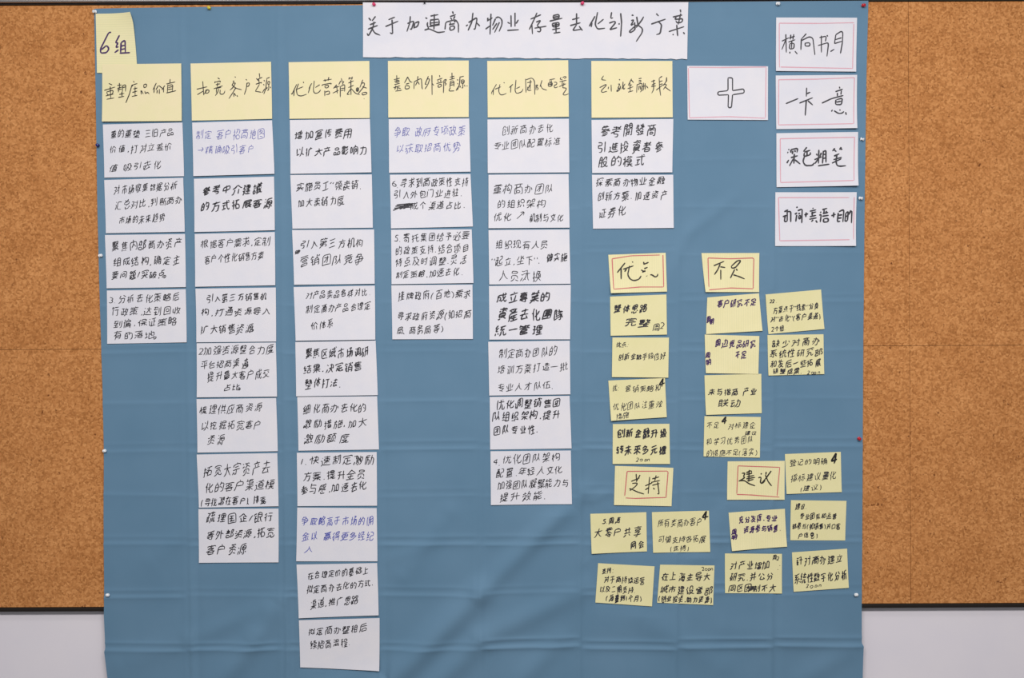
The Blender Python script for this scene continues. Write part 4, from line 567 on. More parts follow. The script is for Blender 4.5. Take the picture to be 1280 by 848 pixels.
'打':[[1518,366],[347,860,990,1568],[3702,1846],[2183,2310,2694,2952,2998],[891,839,582,327]], '托':[[366,1326],[283,796,990,1311,1505],[326,646,839,891],[3683,1760],[3727,3724,3591,2822,2633,2614],[1845,2614,3386]], '扩':[[347,1311],[390,646,775,827],[1262,430],[3698,1842,1813,1414],[2866,2870,2746]], '批':[[1850,1802,1929,2380],[1505,1311,990,796,283],[263,390,710,839,891],[1326,366],[1831,2407],[3726,3723,3591,2951,2826,2874],[3498,3434,3239,2917]], '找':[[1390,366],[3665,3791,3657,3591,3334,2954,2706,2710,2584,2407,2299],[2706,2059,1737],[3693,1770],[3190,3191],[390,710,840,891],[1376,926,860,283],[3427,3098,2903,2710]], '投':[[1823,1880,2447,3271,3590],[1414,1864,2703,3292,3232,1823],[1639,1834,2030,2105,3001,3114,3240,3688],[1247,926,796,283],[263,390,710,839,891],[1326,366]], '拓':[[390,710,840,891],[1506,1376,283],[2054,2015,2482,2487],[2057,3529],[3529,3553,2082],[2013,1820,1495],[1719,3703],[366,1326]], '招':[[2424,2418,2219,1828,1699],[2980,3364,3495,3576,1721],[1800,3464],[1800,1819,3483,3464],[827,775,646,390],[1326,366],[1247,862,732,283]],
'拟':[[2293,2726],[3721,3352,3225],[2519,2066,1809],[366,1134],[283,668,862,1183],[390,710,775,827],[1613,1809],[2634,2961,3096,3225,3449],[1809,1785]], '持':[[3675,1691],[3239,3207,3142,2694],[1843,3571],[2068,2254],[1262,366],[1639,3751],[827,775,710,326],[1313,1247,862,732,283],[2663,2683]], '挂':[[1701,3685],[1843,3507],[347,796,990,1311],[3719,1479],[2631,2654],[326,646,839,891],[1326,430],[1751,3543],[2683,2661]], '指':[[1376,926,796,283],[390,838,891],[1326,366],[3694,3689,3431,2087,1900,1915],[1875,3539],[1864,1949,3485,3528],[3447,2290,1906],[1864,3528]], '挖':[[3230,1758],[390,710,775,827],[3694,3701,1589,1582],[2741,2619],[1248,863,732,284],[2285,1830,1572],[1134,366],[3663,3660,3592,3463,1991,1801,1805,2260,2777,2909],[2988,3431]], '挥':[[3435,1707],[1134,366],[3664,1488],[2694,2723],[1119,282],[390,582,711,763],[3484,1820,2288],[1585,1593,3577,3633]], '换':[[2230,3126,3188,2993,2988],[2230,2102,1907,1774,1752],[2230,2300],[3672,2712,2583,2392,1432],[3416,3372,1772],[1183,926,732,283],[1286,1350,1931,2583,2603],[2583,3273,3654],[827,775,390],[1134,366]], '据':[[2056,3592],[3592,3541,2069,2053],[1697,3681],[1287,1549,1688,1721,3641,3629,1709],[2796,2773],[1262,366],[827,775,646,326],[1313,1247,862,732,283]],
'排':[[3030,3734],[3013,3067],[347,796,990,1311],[391,390,710,839,891],[1326,430],[1777,2353],[2339,1763],[2363,2310],[3043,3683],[3697,3057],[1622,2326]], '掘':[[1119,862,668,283],[326,582,711,763],[3656,2056,2066],[3656,3666],[2760,2791],[1581,3629,3577,1593,1560,1487,1287],[2084,2075,3547,3556],[1134,366]], '探':[[347,732,862,1184],[390,710,775,827],[1585,1593,3577,3634],[1564,2332,2777,3216,3595,3659],[1418,1741,2458,2779,2844,3676],[2595,2566],[2992,3307,3306],[2157,2158],[366,1198]], '推':[[3657,1801],[2825,2863,2993,2998,2810],[3555,1827],[1815,3543],[1798,1836,2106],[302,1262],[1835,1578,1382,1377,1311,862,732,283],[3632,1969],[827,775,646,326]], '措':[[1575,3687],[2215,2235],[3175,3195],[827,775,646,326],[3699,1779],[1247,926,732,283],[366,1198],[3475,1939],[3464,3421,2013,1928],[3464,1928]], '提':[[3442,1842],[1842,1850,3386,3433,1833,1842],[390,582,776,827],[302,1198],[2592,2568],[3680,1568],[2580,3476],[1809,1936,2249,2694,3654],[1286,1809,1816],[1313,1247,283]], '支':[[2191,2257,2516,3038,3107,611],[2019,2043],[1871,2191,2253,2570,3462,3654,3848],[1871,1116,1059],[1871,1805,1418,839,390],[3570,434]], '收':[[3438,3232,2968,2838,2834,2249,1862],[3695,2287],[1826,2087,2216,2491],[500,532],[1431,532],[1466,1414],[2838,2648,2280,2216],[2834,3465,3655]],
'政':[[1927,2119,2769,2897],[3695,2479],[375,1911],[3503,3296,3096,2902],[1937,461],[2897,2961,3465,3655],[2897,2902,2776,2529,2471,2343,2349,2479,2620],[488,461],[1207,1232],[1188,2019,2215,2344]], '效':[[683,353],[2405,2533,2776,2966],[2405,2147],[2405,2476,2675,2747,2877],[328,457,1173,1177,1306,1441],[1083,1145,1138],[2147,1828,1580],[1050,1177],[2961,2966,3096,3362,3496,3504],[1906,370],[1926,2054,2313,2768,2961],[1677,1427,1173],[2608,3696],[2961,3025,3591,3655]], '数':[[3695,2543],[3656,3214,3026,2962],[1849,1653],[2054,2313,2767,2769,2962],[2032,1328,420],[630,569,443],[2146,2279,2473,2683],[304,1008,1831],[1147,1125],[2962,2968,2780,2536,2473],[411,1691,1685,1358],[794,658,1166,1358,1610],[1166,1100,905,390],[2968,3097,3298,3439],[987,990]], '整':[[913,902],[3509,3242,2722,2335,2207],[1064,1001,489,433,1841,1834,1193,351],[1449,1446,1827],[2613,3701],[2481,2549,2613,2683],[3152,2000],[2481,3234,3615,3744],[3654,326],[1990,2008],[1119,1064,1130,1147],[537,3481],[1976,376]], '文':[[1008,1190,1941,2510,3272,3848],[263,390,712,2068,2656,2985,3056],[3696,368],[2096,2104,2043]], '断':[[3750,2470],[888,1008],[1804,397,441],[1975,1840],[2025,873],[2182,2119,2386,2486,3707],[1378,1443,1760,1948,1944],[1363,1403],[3302,3270],[408,856,1120,1378]], '新':[[1884,284],[1585,1447],[532,333],[295,1959],[1620,1806],[679,749,624],[3686,2342],[3238,3206],[838,1094,1096,1127],[1846,374],[1142,1147],[2054,2056,2324,2358,3514,3705]], '方':[[391,778,1302,1376,1506,1584],[1506,3233],[3696,432],[3233,3154,2953,2822,2630,2182,1991],[2043,2167,2096]],
'施':[[1884,2140,2336,2849],[3698,2291],[1585,369],[1073,1080,956],[3724,3655,3590,2310,2247,2215],[675,1507,1352,1286,838],[753,597,461,263,326],[2923,2896],[2363,2291,1898],[3219,3475,3541,3622,3495,3301,2916]], '旧':[[582,633],[3462,3510,1591,1542],[3489,1569],[3465,1545]], '时':[[420,1444],[401,1425,1462,438,397],[3259,3208,2822,2502,2311],[3758,1966],[2584,2148]], '明':[[1511,423],[406,1494,1527,504,401],[1478,1805,2137,2169,3641,3591,3462,2822],[3609,2137],[2153,3625]], '更':[[2010,3354,3374,750,731,2010],[2104,2075,1677],[740,3364],[377,3705],[199,390,839,1290,1421],[3654,2503,1802,1677,1421,1042,1044]], '最':[[1733,1763],[882,3250],[3250,3194,890,875,3179,3250],[291,3683],[329,650,1932],[650,675],[2204,3483,3479,3217,2633,2246],[3654,3209,2641,2391,2396],[1755,667],[1747,659]], '月':[[3161,922],[2183,2374,2886,3144,3192,952,922,720,327],[937,3177]], '有':[[412,867,1124,1127,1256,1395],[1124,1094],[1106,3154],[3164,1116],[1256,3175,3142,2502],[1588,1723],[3699,435]],
'期':[[1550,1673],[371,2035],[718,390],[2459,3611],[2182,2452,2553,3577,3591,3462,3014],[618,1706],[634,596],[276,2004],[1722,1684],[1696,608],[2538,3626]], '未':[[330,523,1041,1887,2273,3681],[689,3441],[2043,1990],[3595,2961,2207,1825,417]], '机':[[1562,1439,995],[966,1019],[3794,3783,3590,3207,3256,2168,2071,1935,1607],[366,1582],[210,739,868,995]], '来':[[3679,415],[2270,2330,2708,3403,3657],[942,1189],[628,3508],[1990,2043],[2853,3182],[329,587,1300,1690,1822]], '构':[[2170,2098,1969,1640],[2098,3697,3466,3270,2758],[2007,2069,2453,2903],[891,838],[1391,367],[867,610,276],[1375,1315,1126,871],[2280,2277,1945,2007],[2963,2783]], '析':[[430,1582],[955,902],[3109,3078],[3686,2086],[867,673,275],[1500,1313,1124,933],[1735,2068,2102,3514]], '果':[[2040,1990],[2019,3235,3257,760,740,2019],[3673,409],[2328,2389,2831,3593,3721],[750,3246],[392,1296,1752]], '架':[[437,1845,1702,1572,1315],[355,614,878,1019],[3609,2265,2200,1816,1689,345],[2200,2703,2767,2956,3528,3657],[1816,1230,391],[2015,1990],[2406,2422,3574,3557,2406]],
'查':[[372,3700],[2419,2479,2668,3047,3683],[2043,2023],[3591,391],[2968,984],[984,1056,2976,2960,1039,984],[163,419,935,1518,1651]], '标':[[366,1454],[955,902],[2246,2502,2695,2727],[3687,1895],[3510,2102],[2076,2007,1677],[211,214,608,611,935],[1440,1253,935],[3356,3660]], '样':[[1839,3631],[2223,2230,2043],[1327,431],[891,838],[1620,3668],[871,1062,1312],[2671,2630],[802,608,212],[3452,3184],[1890,3490]], '根':[[1837,3437],[2569,2055,1800,1849,3449,3425,1825],[870,610,408,277,273],[901,955],[1391,367],[1372,1315,1126,870],[3655,3465,2960,2964,2772,2588,2593],[3415,2964]], '案':[[136,390,841,1357,1617,1748],[340,3668],[364,3692],[2795,2727,2468,2401],[3677,3356,2528,2465,1825,1763,1251,1189],[435,503,3575,3635],[2039,1980],[1580,1714],[1189,1323],[2009,1990],[2324,2385,2891,3463,3655],[1825,1759,1309,285]], '梳':[[1263,367],[891,838],[3182,3370,3367],[2555,2743,2740],[3700,1652],[805,870,1061,1250,1311],[1948,1873,1674],[2504,2524],[1893,3367],[1893,1962,2222,2291],[3788,3654,3334,3207,3228],[3557,3495,3367],[805,545,409,214,209]], '業':[[3697,433],[2417,2427],[1328,1446],[733,3293],[890,1014,1009],[550,3494],[1585,1595],[3121,3126,3323,3516],[2021,1990],[2598,2800],[3668,2388,1939,1747,1620,340],[1747,1228,391],[2324,2385,2764,3527,3848]], '模':[[1654,3702],[2235,2226],[774,827],[1310,1123,998,807],[1263,367],[3667,1555],[2771,2830,3145,3654,3847],[1414,2057,2253,2386,2516,2588],[1764,1820,3484,3437,1837,1764],[3131,3122],[276,478,736],[1764,3492]],
'機':[[1371,3675],[3724,3654,3270,3017,2769,2531,2491],[367,1071],[763,709],[3563,3622],[2255,1939,1684],[676,482,212],[1583,1588,1850],[1583,1838],[1287,1551,1750,1758],[2182,2246,2827,2959,3087,3282,3414,3543],[3258,2995,2992],[3419,3423,3169],[3572,3505,3312,3309,3047,3045,3173,3169],[1119,932,676],[2099,2031,1838,1835,1640,1572],[2992,3312],[1572,2148,2152],[3173,3622]], '段':[[2087,2286,2361,3129,3240,3687],[620,1516],[1595,631,630,582],[2015,3295,3355,3091,2571,1798],[2207,2202,2451,2955,3654],[273,1555],[1503,607]], '比':[[3501,2789,2339],[2299,2252,2376,2758,3464,3661,3606],[1639,615],[634,585],[1677,585]], '求':[[397,1753,2009],[2085,2339,2463,2653,2775,3217,3660,3725],[2653,2782,3432],[1223,1349,1798,1991,2043],[433,3697],[995,1120],[2810,3318,3313]], '汇':[[3656,1545,1592,3640],[456,984],[1014,569],[423,868]], '汰':[[869,425],[3690,2666,2536,2410,1450],[1048,456],[2555,2475,2536,2406,2200,2068,2000,1807,1286],[3655,3403,3090,2782,2726,2536],[2443,2000],[634,1142]], '法':[[869,361],[3590,3466,3339,3342,3156],[3339,1993,1801],[1568,3680],[1649,3505],[1801,1806,2132,2396,2399,2529,2555],[518,456,1112],[634,1142]], '注':[[1692,3484],[3719,1351],[2503,2542,2678,2491],[1048,455],[424,868],[570,1142],[3695,1519]],
'活':[[1591,1846,2616,3323,3642],[2616,2585],[1385,3689],[1048,456],[424,868],[1672,3464],[1672,1689,3481,3464],[570,1078]], '流':[[1572,3367],[2460,2441],[869,424],[3228,3207,3654,3789],[1048,456],[1014,570],[3118,3243,3367,3558,3556],[3699,1459],[2547,2553,2491],[1756,1680,1481],[2227,2158,1834,1829]], '海':[[3740,1308],[2566,3142,3273,3409,3498,1834,1552,1550,3662],[2474,2470,2785,2780],[456,856,858],[2332,2328,2707,2702],[1915,1845,1717,1323],[359,677],[1845,3701],[1015,570]], '涛':[[1526,3702],[2449,2573],[3747,1443],[2491,2349,2283,2277,2082,2073,1945,1746,1290],[1580,3564],[984,851,392,454],[2694,2821,3270,3293],[1078,570],[2073,3673],[424,742]], '渠':[[3671,2391,2325,1559,343],[136,455,1100,1554,1622],[3656,3337,2702,2325],[636,1145],[1650,3442,3368,1640],[3578,1722,1633,2016,3680],[869,935],[2016,1990],[816,370]], '源':[[2067,1803],[361,742],[2803,2734],[3705,1528,1432,1294,1030],[453,393,856],[2020,3556],[2734,2028,2012,2778,3547,3565,2734],[633,950],[2778,2758,2437,2182],[3659,3474]], '潜':[[1851,1832,1571,1312],[3702,2678],[3195,3178,3681],[3409,1553],[3400,3355,1627,1544],[1398,2294],[3694,2670],[806,362],[1544,3400],[455,984,920],[2275,2023,1832],[3178,2984,2916],[1078,570],[1326,2286]], '激':[[2213,2229,1270,1316,2532,2727],[1654,1723],[2799,3759],[2939,2727],[1116,2268],[1500,1492,1225],[328,728],[442,759],[1632,1692],[1492,2195,2055,1990,1734,1542,1544],[614,297],[3718,3341,3342,3152],[3152,2502],[3152,3158,2968,2791,2727],[2221,1261],[3158,3288,3420,3559,3567]],
'灵':[[697,3257,3238,678],[390,968,1550,1812,1942,2016],[3654,3207,2699,2257,2069,1942],[879,3247],[860,661],[3228,3028]], '点':[[1979,1960],[1542,1486],[719,390],[3654,3280],[3509,1973],[2566,2383],[1960,3240,3224,856,808,1960]], '焦':[[874,3306],[854,882,947,1075,1211],[3478,854],[2262,2290,2358,2235],[848,718,454],[2382,2566],[426,622,878],[1075,3571],[3360,864],[1549,1542],[3654,3279]], '營':[[3552,3628,2802],[364,750,1074],[364,360,423,416],[1654,1785,1913],[3559,423],[2361,2164],[3445,3641],[2092,2478,2674,2802,2939],[1074,1582],[1074,1148],[633,436],[774,3270,3280,848,774],[1048,1120,2976,2903,1111,1048]], '牌':[[3666,1746],[1938,1944,2331,2526,2528],[1515,491],[3627,1899],[2721,2805,2615,2684],[2721,3617,3574,1910,1889,2721],[1211,1195],[262,468,506],[3099,3078],[476,1308,1286]], '物':[[231,365,430,440],[280,667,923,1053,1502],[2759,2950,3270,3467,3697,2097],[1390,430],[1019,966],[1991,2317,2709,3043,3249],[1944,2470,2609],[1638,2032,2097,2300]], '特':[[2694,3142,3207,3240],[2069,2257,2256],[902,955],[292,502],[3688,1768],[2792,2811],[3676,1820],[430,1326],[1503,1372,1052,857,408],[3573,2037]], '现':[[1317,421],[3420,3385,1848,1820],[1426,333],[848,887],[3665,3725,3526,2950,2762,2776,2520],[1542,1994,2452,2586,2670],[1399,439]],
'理':[[375,1271],[357,1189],[3719,1415],[2631,2745],[3565,1773],[1297,849,783,333],[849,823],[2656,3552,3577,1785,1761,2656],[3604,1684]], '產':[[967,3719],[2044,2166],[630,3574],[1270,1266,1777,1967,1966],[3238,3178,2668,2478,2094,1900,1194,1129,1126],[2542,2608,3059,3062],[262,459,593,614,3686],[2336,2311],[1376,1308,1179,981,597],[3345,1297],[3484,1308]], '用':[[744,3496],[2758,3206,3464,3511,759,660,326],[3480,664],[2054,2103]], '略':[[2074,2076,2529,3243,3441,3445,2486],[397,440,1528,1491,402],[2055,3463,3480,3676],[2055,2074],[2556,2486,2292,2225,2096,1836,1516],[952,914],[422,1510],[3676,3042,2225],[3480,2136,2011,1499]], '疏':[[3431,2085],[3431,3434,3246],[1442,994],[1489,1169,976,910,204],[1671,1865,2065,2141],[2696,2717],[3700,1972],[2612,2609,2348,2278],[488,461],[2812,2933],[3725,3784,3654,3398,3271,3293],[1399,1331,1071,1005,976],[1399,376]], '登':[[2108,2236,2422,2612,2672,2797,3052,3114,3556,3940],[2797,2602,1450,1261,1069,626],[1069,1002,807,419],[2644,980,928,2913,2976,2965,2644],[1364,1294,1420,1414],[2503,2703,2644],[3654,390],[2612,3195],[505,1657,1589,1261],[3505,3052]], '發':[[2065,2510,2571],[2235,2485,2613,2610,2862,2990,3179,3560,3881],[2613,3131,3323],[628,1006],[2006,3222,3153,2893,2891],[1006,1263,1458,1593,633],[1006,1002],[359,682,1513,1566],[3549,3038,2984,3248,3637],[2891,2571,2505,2054,1734],[3334,2953,2891],[582,1286,1485,1428,596,670,1566,1564,1948,2145,2217,2984]], '百':[[3206,3242,874,838],[1834,2040],[3704,440],[857,3225],[841,3209]],
'的':[[391,433,1585,1548,396],[2087,2289,2418,2555],[1083,946],[416,1568],[2904,2530],[2630,3206,3467,3540,3633,2418]], '目':[[744,3240],[710,759,3254,3206],[729,3225],[713,3209]], '研':[[3206,3256],[1862,2125,2261,2296],[1464,376],[2040,3704],[3745,1889],[824,818,480,606,584],[589,1357,1380,613],[480,286,217]], '破':[[1543,1675,1881,1906,3634,3497],[2146,2206,2516,3146,3654],[1890,3490,3420,2961,2505,2054],[2811,2787],[1400,376],[824,818,480,606,584],[589,1293,1316,613],[480,221,216]], '础':[[3593,1865,1820],[2697,2747],[1400,376],[824,818,480,606,584],[1974,2021,3493,3510],[589,1293,1315,613],[3612,3593],[480,221,216]], '确':[[1876,3604],[1542,1805,1874,1902,2102,2294,2300],[544,286,283],[584,548,818,824],[3142,3462,3591,3627,1836,1579,1577],[2759,2795,2990,3126,2294],[3616,1888],[1400,440],[612,1316,1293,589]], '秀':[[3630,430],[2478,2538,2790,3488,3744],[2040,2019],[3258,2875,2105,2040,632],[286,543,1318,1578,1582],[736,797,924,2524,2516,3220,3277,3078,2502,2311],[1436,1428,1165,776,454]], '租':[[930,1186,1437,1498],[902,951],[2072,3352],[2055,2104,3384,3335],[1671,3655],[3368,2088],[930,672,211],[1514,298],[374,824,951,1081,1466]],
'程':[[3540,1940],[1593,1338,1081,1015,824,374],[1372,1311,992],[966,1015],[3718,1670],[2758,2783],[1514,298],[1824,3680],[275,606,992],[2026,3497,3513,2105,2026]], '究':[[3726,3655,3014,2824,2763,2780,604],[1699,1621,1489,969,518,263],[2102,2042],[3631,3573,2102,437,431],[614,1194,1582],[3495,2542]], '突':[[3566,3573,2102,437,430],[2595,2912,2906],[1853,2106,2102],[614,1064,1582],[410,3674],[390,840,1227,1682,1816,1946,2019],[2542,3239],[2137,2321,2763,3462,3655]], '立':[[2102,1916],[392,3656],[3503,559],[2377,2381,2712,2919],[1489,1127]], '竞':[[1201,1326,1323],[2390,2379,2502,3526,3658,3662],[1558,856,931,3043,3169,3095,1558],[3510,630],[3691,363],[2795,2801],[2103,2042],[326,646,1097,1488,1558]], '第':[[887,1974],[496,629,887,891],[2998,3058,3247],[3702,2998,2487],[1270,1328],[618,3369,3360,800,733,726,1877,2070,3414,3469,3337,3208,2760],[2025,2007,1877,2003,1990],[1877,1033,518,390],[2160,2553,2556]], '等':[[3679,351],[2847,2758,2309,2118],[2423,2426],[2423,3702],[2423,2100,2032,2015],[3305,681],[2992,2870],[1105,1357],[1200,1142],[405,3605],[827,823],[823,630,367],[823,1846,1909,2100]], '策':[[2964,3348,3296,736,660],[2054,2032,2100,2358],[368,630,758,827],[1263,1142],[3849,3529,3210,2260,1812,1165,585,329],[2358,3702],[2358,2428],[2992,2870],[758,1846,2100],[3625,425]],
'管':[[967,3207],[967,1059,3042,3033,985],[3556,3562,2091,554,484],[2091,2031],[2031,2098,2226,2487,2492],[3703,2487],[977,3217,3207],[432,630,695,764,893],[3184,3058,2998],[1847,695],[1206,1329]], '类':[[2043,2019],[405,3669],[199,582,1355,1745,1748,1942,2012],[3631,2287,2222,1774,1647,431],[2222,2347,3553],[1774,1643,1124,416],[1142,1144],[2261,2257,2572,3207,3590],[2998,3130]], '精':[[358,1318],[494,376],[1847,3639],[1198,1400],[2950,3397,3462,3488,2015,1990],[1967,3567],[1999,3471],[2747,2727],[838,891],[797,926,1116,1302],[3480,2008],[3751,1767],[206,538,797]], '系':[[1172,845,458],[872,2281,2863],[1129,1132,1650,1783],[1896,1828,1184,1116],[603,859,988,2076,3230,3483,3481],[3530,2900,2772],[2076,2056,1926,1542],[566,1847,2105,3259],[2916,3105,3166]], '索':[[1350,1990,2069],[532,1046,2966,3160,3414],[2788,1951,864],[2043,2029,1833,1315,1120],[3685,3628,428,420],[3719,3527,2957,2703],[3160,2909],[455,713,1231],[3638,438],[1174,1305,1692,1823],[1567,1564]], '統':[[3555,3493,3429,3244],[540,1372],[540,608,868,937],[905,851],[1843,3699],[2214,2218,2413,2547],[957,954,625,560,425,1130,1329],[1236,1357],[1498,1315],[3664,3723,3655,3206,2952,2972],[2739,2619],[3429,2276,2214,1891],[2268,2128,1800,1542],[402,263]], '级':[[3719,3654,2959,2899,2584,2400,2210],[330,1361],[1372,921,601,279],[601,605,931,999,1192,1324],[3191,3186,2983,3494,3488,2895,2376,2118],[999,423],[1543,1873,2081,2210,2231],[3385,3191,1847],[1019,622,427,423]], '纪':[[1497,536,407],[265,1485],[2103,3511,3490],[3665,3725,3657,3334,2183,2060,2082,3490],[600,669,1059,1127,1255,1517],[1147,424,423,1127]],
'线':[[2556,2543,2769,3081,3462,3655,3725],[1500,1241,408],[3505,1901],[3066,3511],[1422,394],[1390,1322,1127,933,871,423,491,1082],[3684,1824],[1799,2766,2897,3090,3610,3612],[600,669,995,933]], '组':[[1454,1255,423],[1670,3654],[2054,2105,3384,3334],[1127,1059,669,600],[2072,3352],[1083,752,491,423],[3368,2088],[330,1422],[408,1498]], '细':[[1862,1912,3640,3591],[408,1434],[3617,1889],[1387,1321,1127,1059,604,600],[1127,423,492,621,1147],[3594,1866],[2762,2808],[329,1421]], '织':[[1390,1256,998,995,604,600],[998,615,552],[2132,1997,1670],[330,1421],[552,487,552],[343,1434],[3029,3220,3591],[552,491,1018],[1888,3487,3511,1911,1888]], '经':[[3547,1883],[2715,2695],[408,1306],[3683,2795],[1018,688,427,423,999],[3719,1543],[1912,3320,3252,2862,2795],[999,1191,1389],[999,995,605,600],[1294,266],[2795,2603,1699]], '结':[[3699,1779],[2810,2789],[1956,3620],[1992,3464],[1992,2009,3481,3464],[1389,1257,999,865,605,600],[999,423,493,754,954],[600,1498],[329,1421]], '给':[[3624,3370,2933,2680],[3370,3175,2215,2025],[408,1306],[1703,2025,2092,2813],[330,1421],[1326,1127,999,865,605,600],[999,423,427,556,954],[3272,1928],[3272,3291,1947,1928]], '统':[[3680,3618,3427,3431,3243],[3427,1826],[408,472,537,728,1306],[1325,1127,869,807,423,427,754,1019],[3698,1842],[2083,2087,2543,2546],[2802,2807,2620],[2204,2062,1672,1542,1415],[330,1294],[869,931,671,601],[3725,3656,3590,3078,2952,2972]],
'续':[[3628,1772],[3628,3491],[1307,601,343],[2402,2085],[3592,2959],[1326,1127,869,867,605,601],[2014,1823],[869,807,423,954],[3446,1910],[2683,2668],[3670,1622],[2789,2776,2446,1992,1670],[1231,266]], '缺':[[292,1636],[3656,3214,2969,2781],[3678,2910,2781,2654,2078],[1588,564],[1563,1545],[1012,973],[2811,2778,2649,2446,2055],[411,395,1549],[300,434,630,635],[2225,3441,3486]], '网':[[1500,1691,1813],[1041,1307,1500,1506,1774],[2822,3398,3527,3512,503,454],[2926,2790,2658,2652,2522,2127],[1506,1315,1002],[2652,2843,3028],[2155,2404,2658]], '置':[[859,3099],[839,865,1827,3106,3079],[1968,625,633,3513,3505,1968],[1593,1585],[2553,2545],[326,3654],[425,3561],[1827,1968],[845,3085],[852,3092]], '考':[[3689,425],[2088,2020,1827,1760],[3449,3382,2733,2666],[2994,2741,757],[1851,1833],[344,1246,1502,1568,3231],[1502,1367,1428,2964,2957,2889,2694,1990,1799]], '者':[[3513,3253,3122,2994,2927,2604,2536],[3687,359],[2994,2804,692],[1787,1767],[1959,1891,1568,1565],[1170,3154],[1180,1159],[1159,3143,3164,1309,408,152]], '联':[[505,1401],[505,464],[3566,1966],[479,1375],[207,1746],[2358,2297],[1401,1349],[3054,3124,3253,3386],[3678,1886],[2734,2712,2583,2513,2253,1798],[492,1388],[3655,3464,3149,2839,2712]], '聚':[[633,611],[377,2041,2295,3511,3509,3115,2339,1829,227],[3544,2771,2577],[2068,2513,2702,3146,3465,3913],[2012,1989],[605,732,1757,2012,3168,3295],[1998,1550,584,137],[211,722,1494,1814],[1765,1785],[3558,2352],[619,1771],[626,1778]],
'股':[[555,1387],[1351,1401,569,536,262],[1824,3424,3485,3288,2766,1926,902],[2080,2075,2574,3462,3654,3847],[3687,3241,3193,2297,2157,1831],[539,1371]], '能':[[3691,3687,3556,2532,2345,2363],[1590,1648,1776,1838],[1628,476],[1222,1606,1573,484,454],[2354,2802,3510],[3481,2772,2324],[1149,891,693,628,494,1648],[2333,2315,2502,3462,3654,3725],[466,1618]], '获':[[353,611,1064,1128],[1671,1865,2190,2521,2586,2603],[2747,2738],[1339,1330],[1178,985,466,274],[454,966,1230,1241,1121,1061,557],[3495,3115],[1696,3680],[3655,3464,3085,2836,2777,2586],[3702,438]], '营':[[438,3702],[1275,1266],[2747,2738],[3207,775],[3207,3219,851,775],[483,492,3500,3556],[1116,1124,2979,2907,1179,1116]], '落':[[391,913,1044],[353,798],[3336,1736],[3336,3348,3477,3480],[1896,2528,2784,2908,3480,3736],[2784,3238,3307,2155],[1339,1330],[3703,439],[2747,2738],[2528,2461,2074,1688,1432],[1736,1688],[2353,2158,2155,2027,1896,1443,1187],[622,1067],[3348,1748]], '融':[[723,1491],[390,417,1952,1928,1798,1542],[1500,1300,1106,1095],[3658,2375],[2953,3003],[441,1977],[3475,3718],[915,920,796],[2991,3630,3547,2396,2415,2991],[552,1832,1841,562,552]], '行':[[1147,626,368],[838,868,1326],[1766,3686],[1912,3640],[866,609,414],[2310,2950,3079,3110]], '要':[[3641,441],[2489,2467],[1570,3491,3502,623,611,1570],[1529,1507,1633,1561],[3526,3462,2506,2380,1804,1805,1104,1304],[1804,1737,1351,710,262],[2380,2447,2771,2840],[345,3673]],
'議':[[390,408,1175,1161,393],[3785,3718,3653,3461,3209,2961,2913],[3672,1560],[3687,1575],[3260,3254],[1606,2053,2118,2144],[2576,1550],[3474,3017,2566],[2294,2108],[1782,3702],[1120,416],[425,1129],[3502,1838],[2678,2663],[3677,3424],[700,824,753],[305,1265],[2529,1695]], '训':[[1543,1676,1816,1849],[2765,2806],[633,1074],[3590,3641],[712,845,871,295],[1361,1166,845]], '议':[[947,886],[2737,2426,2299],[359,871,844],[1488,1360,1165,844],[712,844],[3512,3238,2776,2124,1478],[1655,1957,2391,2517,2641,3083,3654]], '记':[[359,935,972,776],[3490,1890,1867,1929,2118,3462,3658,3665],[3490,3511,1847],[1553,1487,1293,972],[761,633]], '设':[[886,886],[648,844,1101,1424],[1575,1767,2094,2169,3129,3178,3240,3687],[359,871,844],[1696,3423,3224,2765],[2765,2509],[2765,2890,3462,3847],[2509,2008,1883,1888],[2509,2443,1927,1414]], '证':[[909,1230,1425],[909,712],[909,871,359],[2785,3553],[2806,2760],[1782,3702],[3720,1544],[1864,1895],[886,886]], '调':[[3171,2083],[2222,3054],[2674,2659],[359,871,845,713],[1075,696],[1286,1418,1622,1657,3641,3591,3526,3078],[1487,845],[2191,3023,3034,2203,2191]], '資':[[2237,2108,2040,1587],[3230,862],[1359,848,869,3237,3215,1359],[2639,2635],[2635,3590],[2040,3511,3442,3249],[3222,854],[1578,2027,2546,3433,3626],[1134,427],[570,1079,1336],[1359,1355],[1355,903,582,390]],
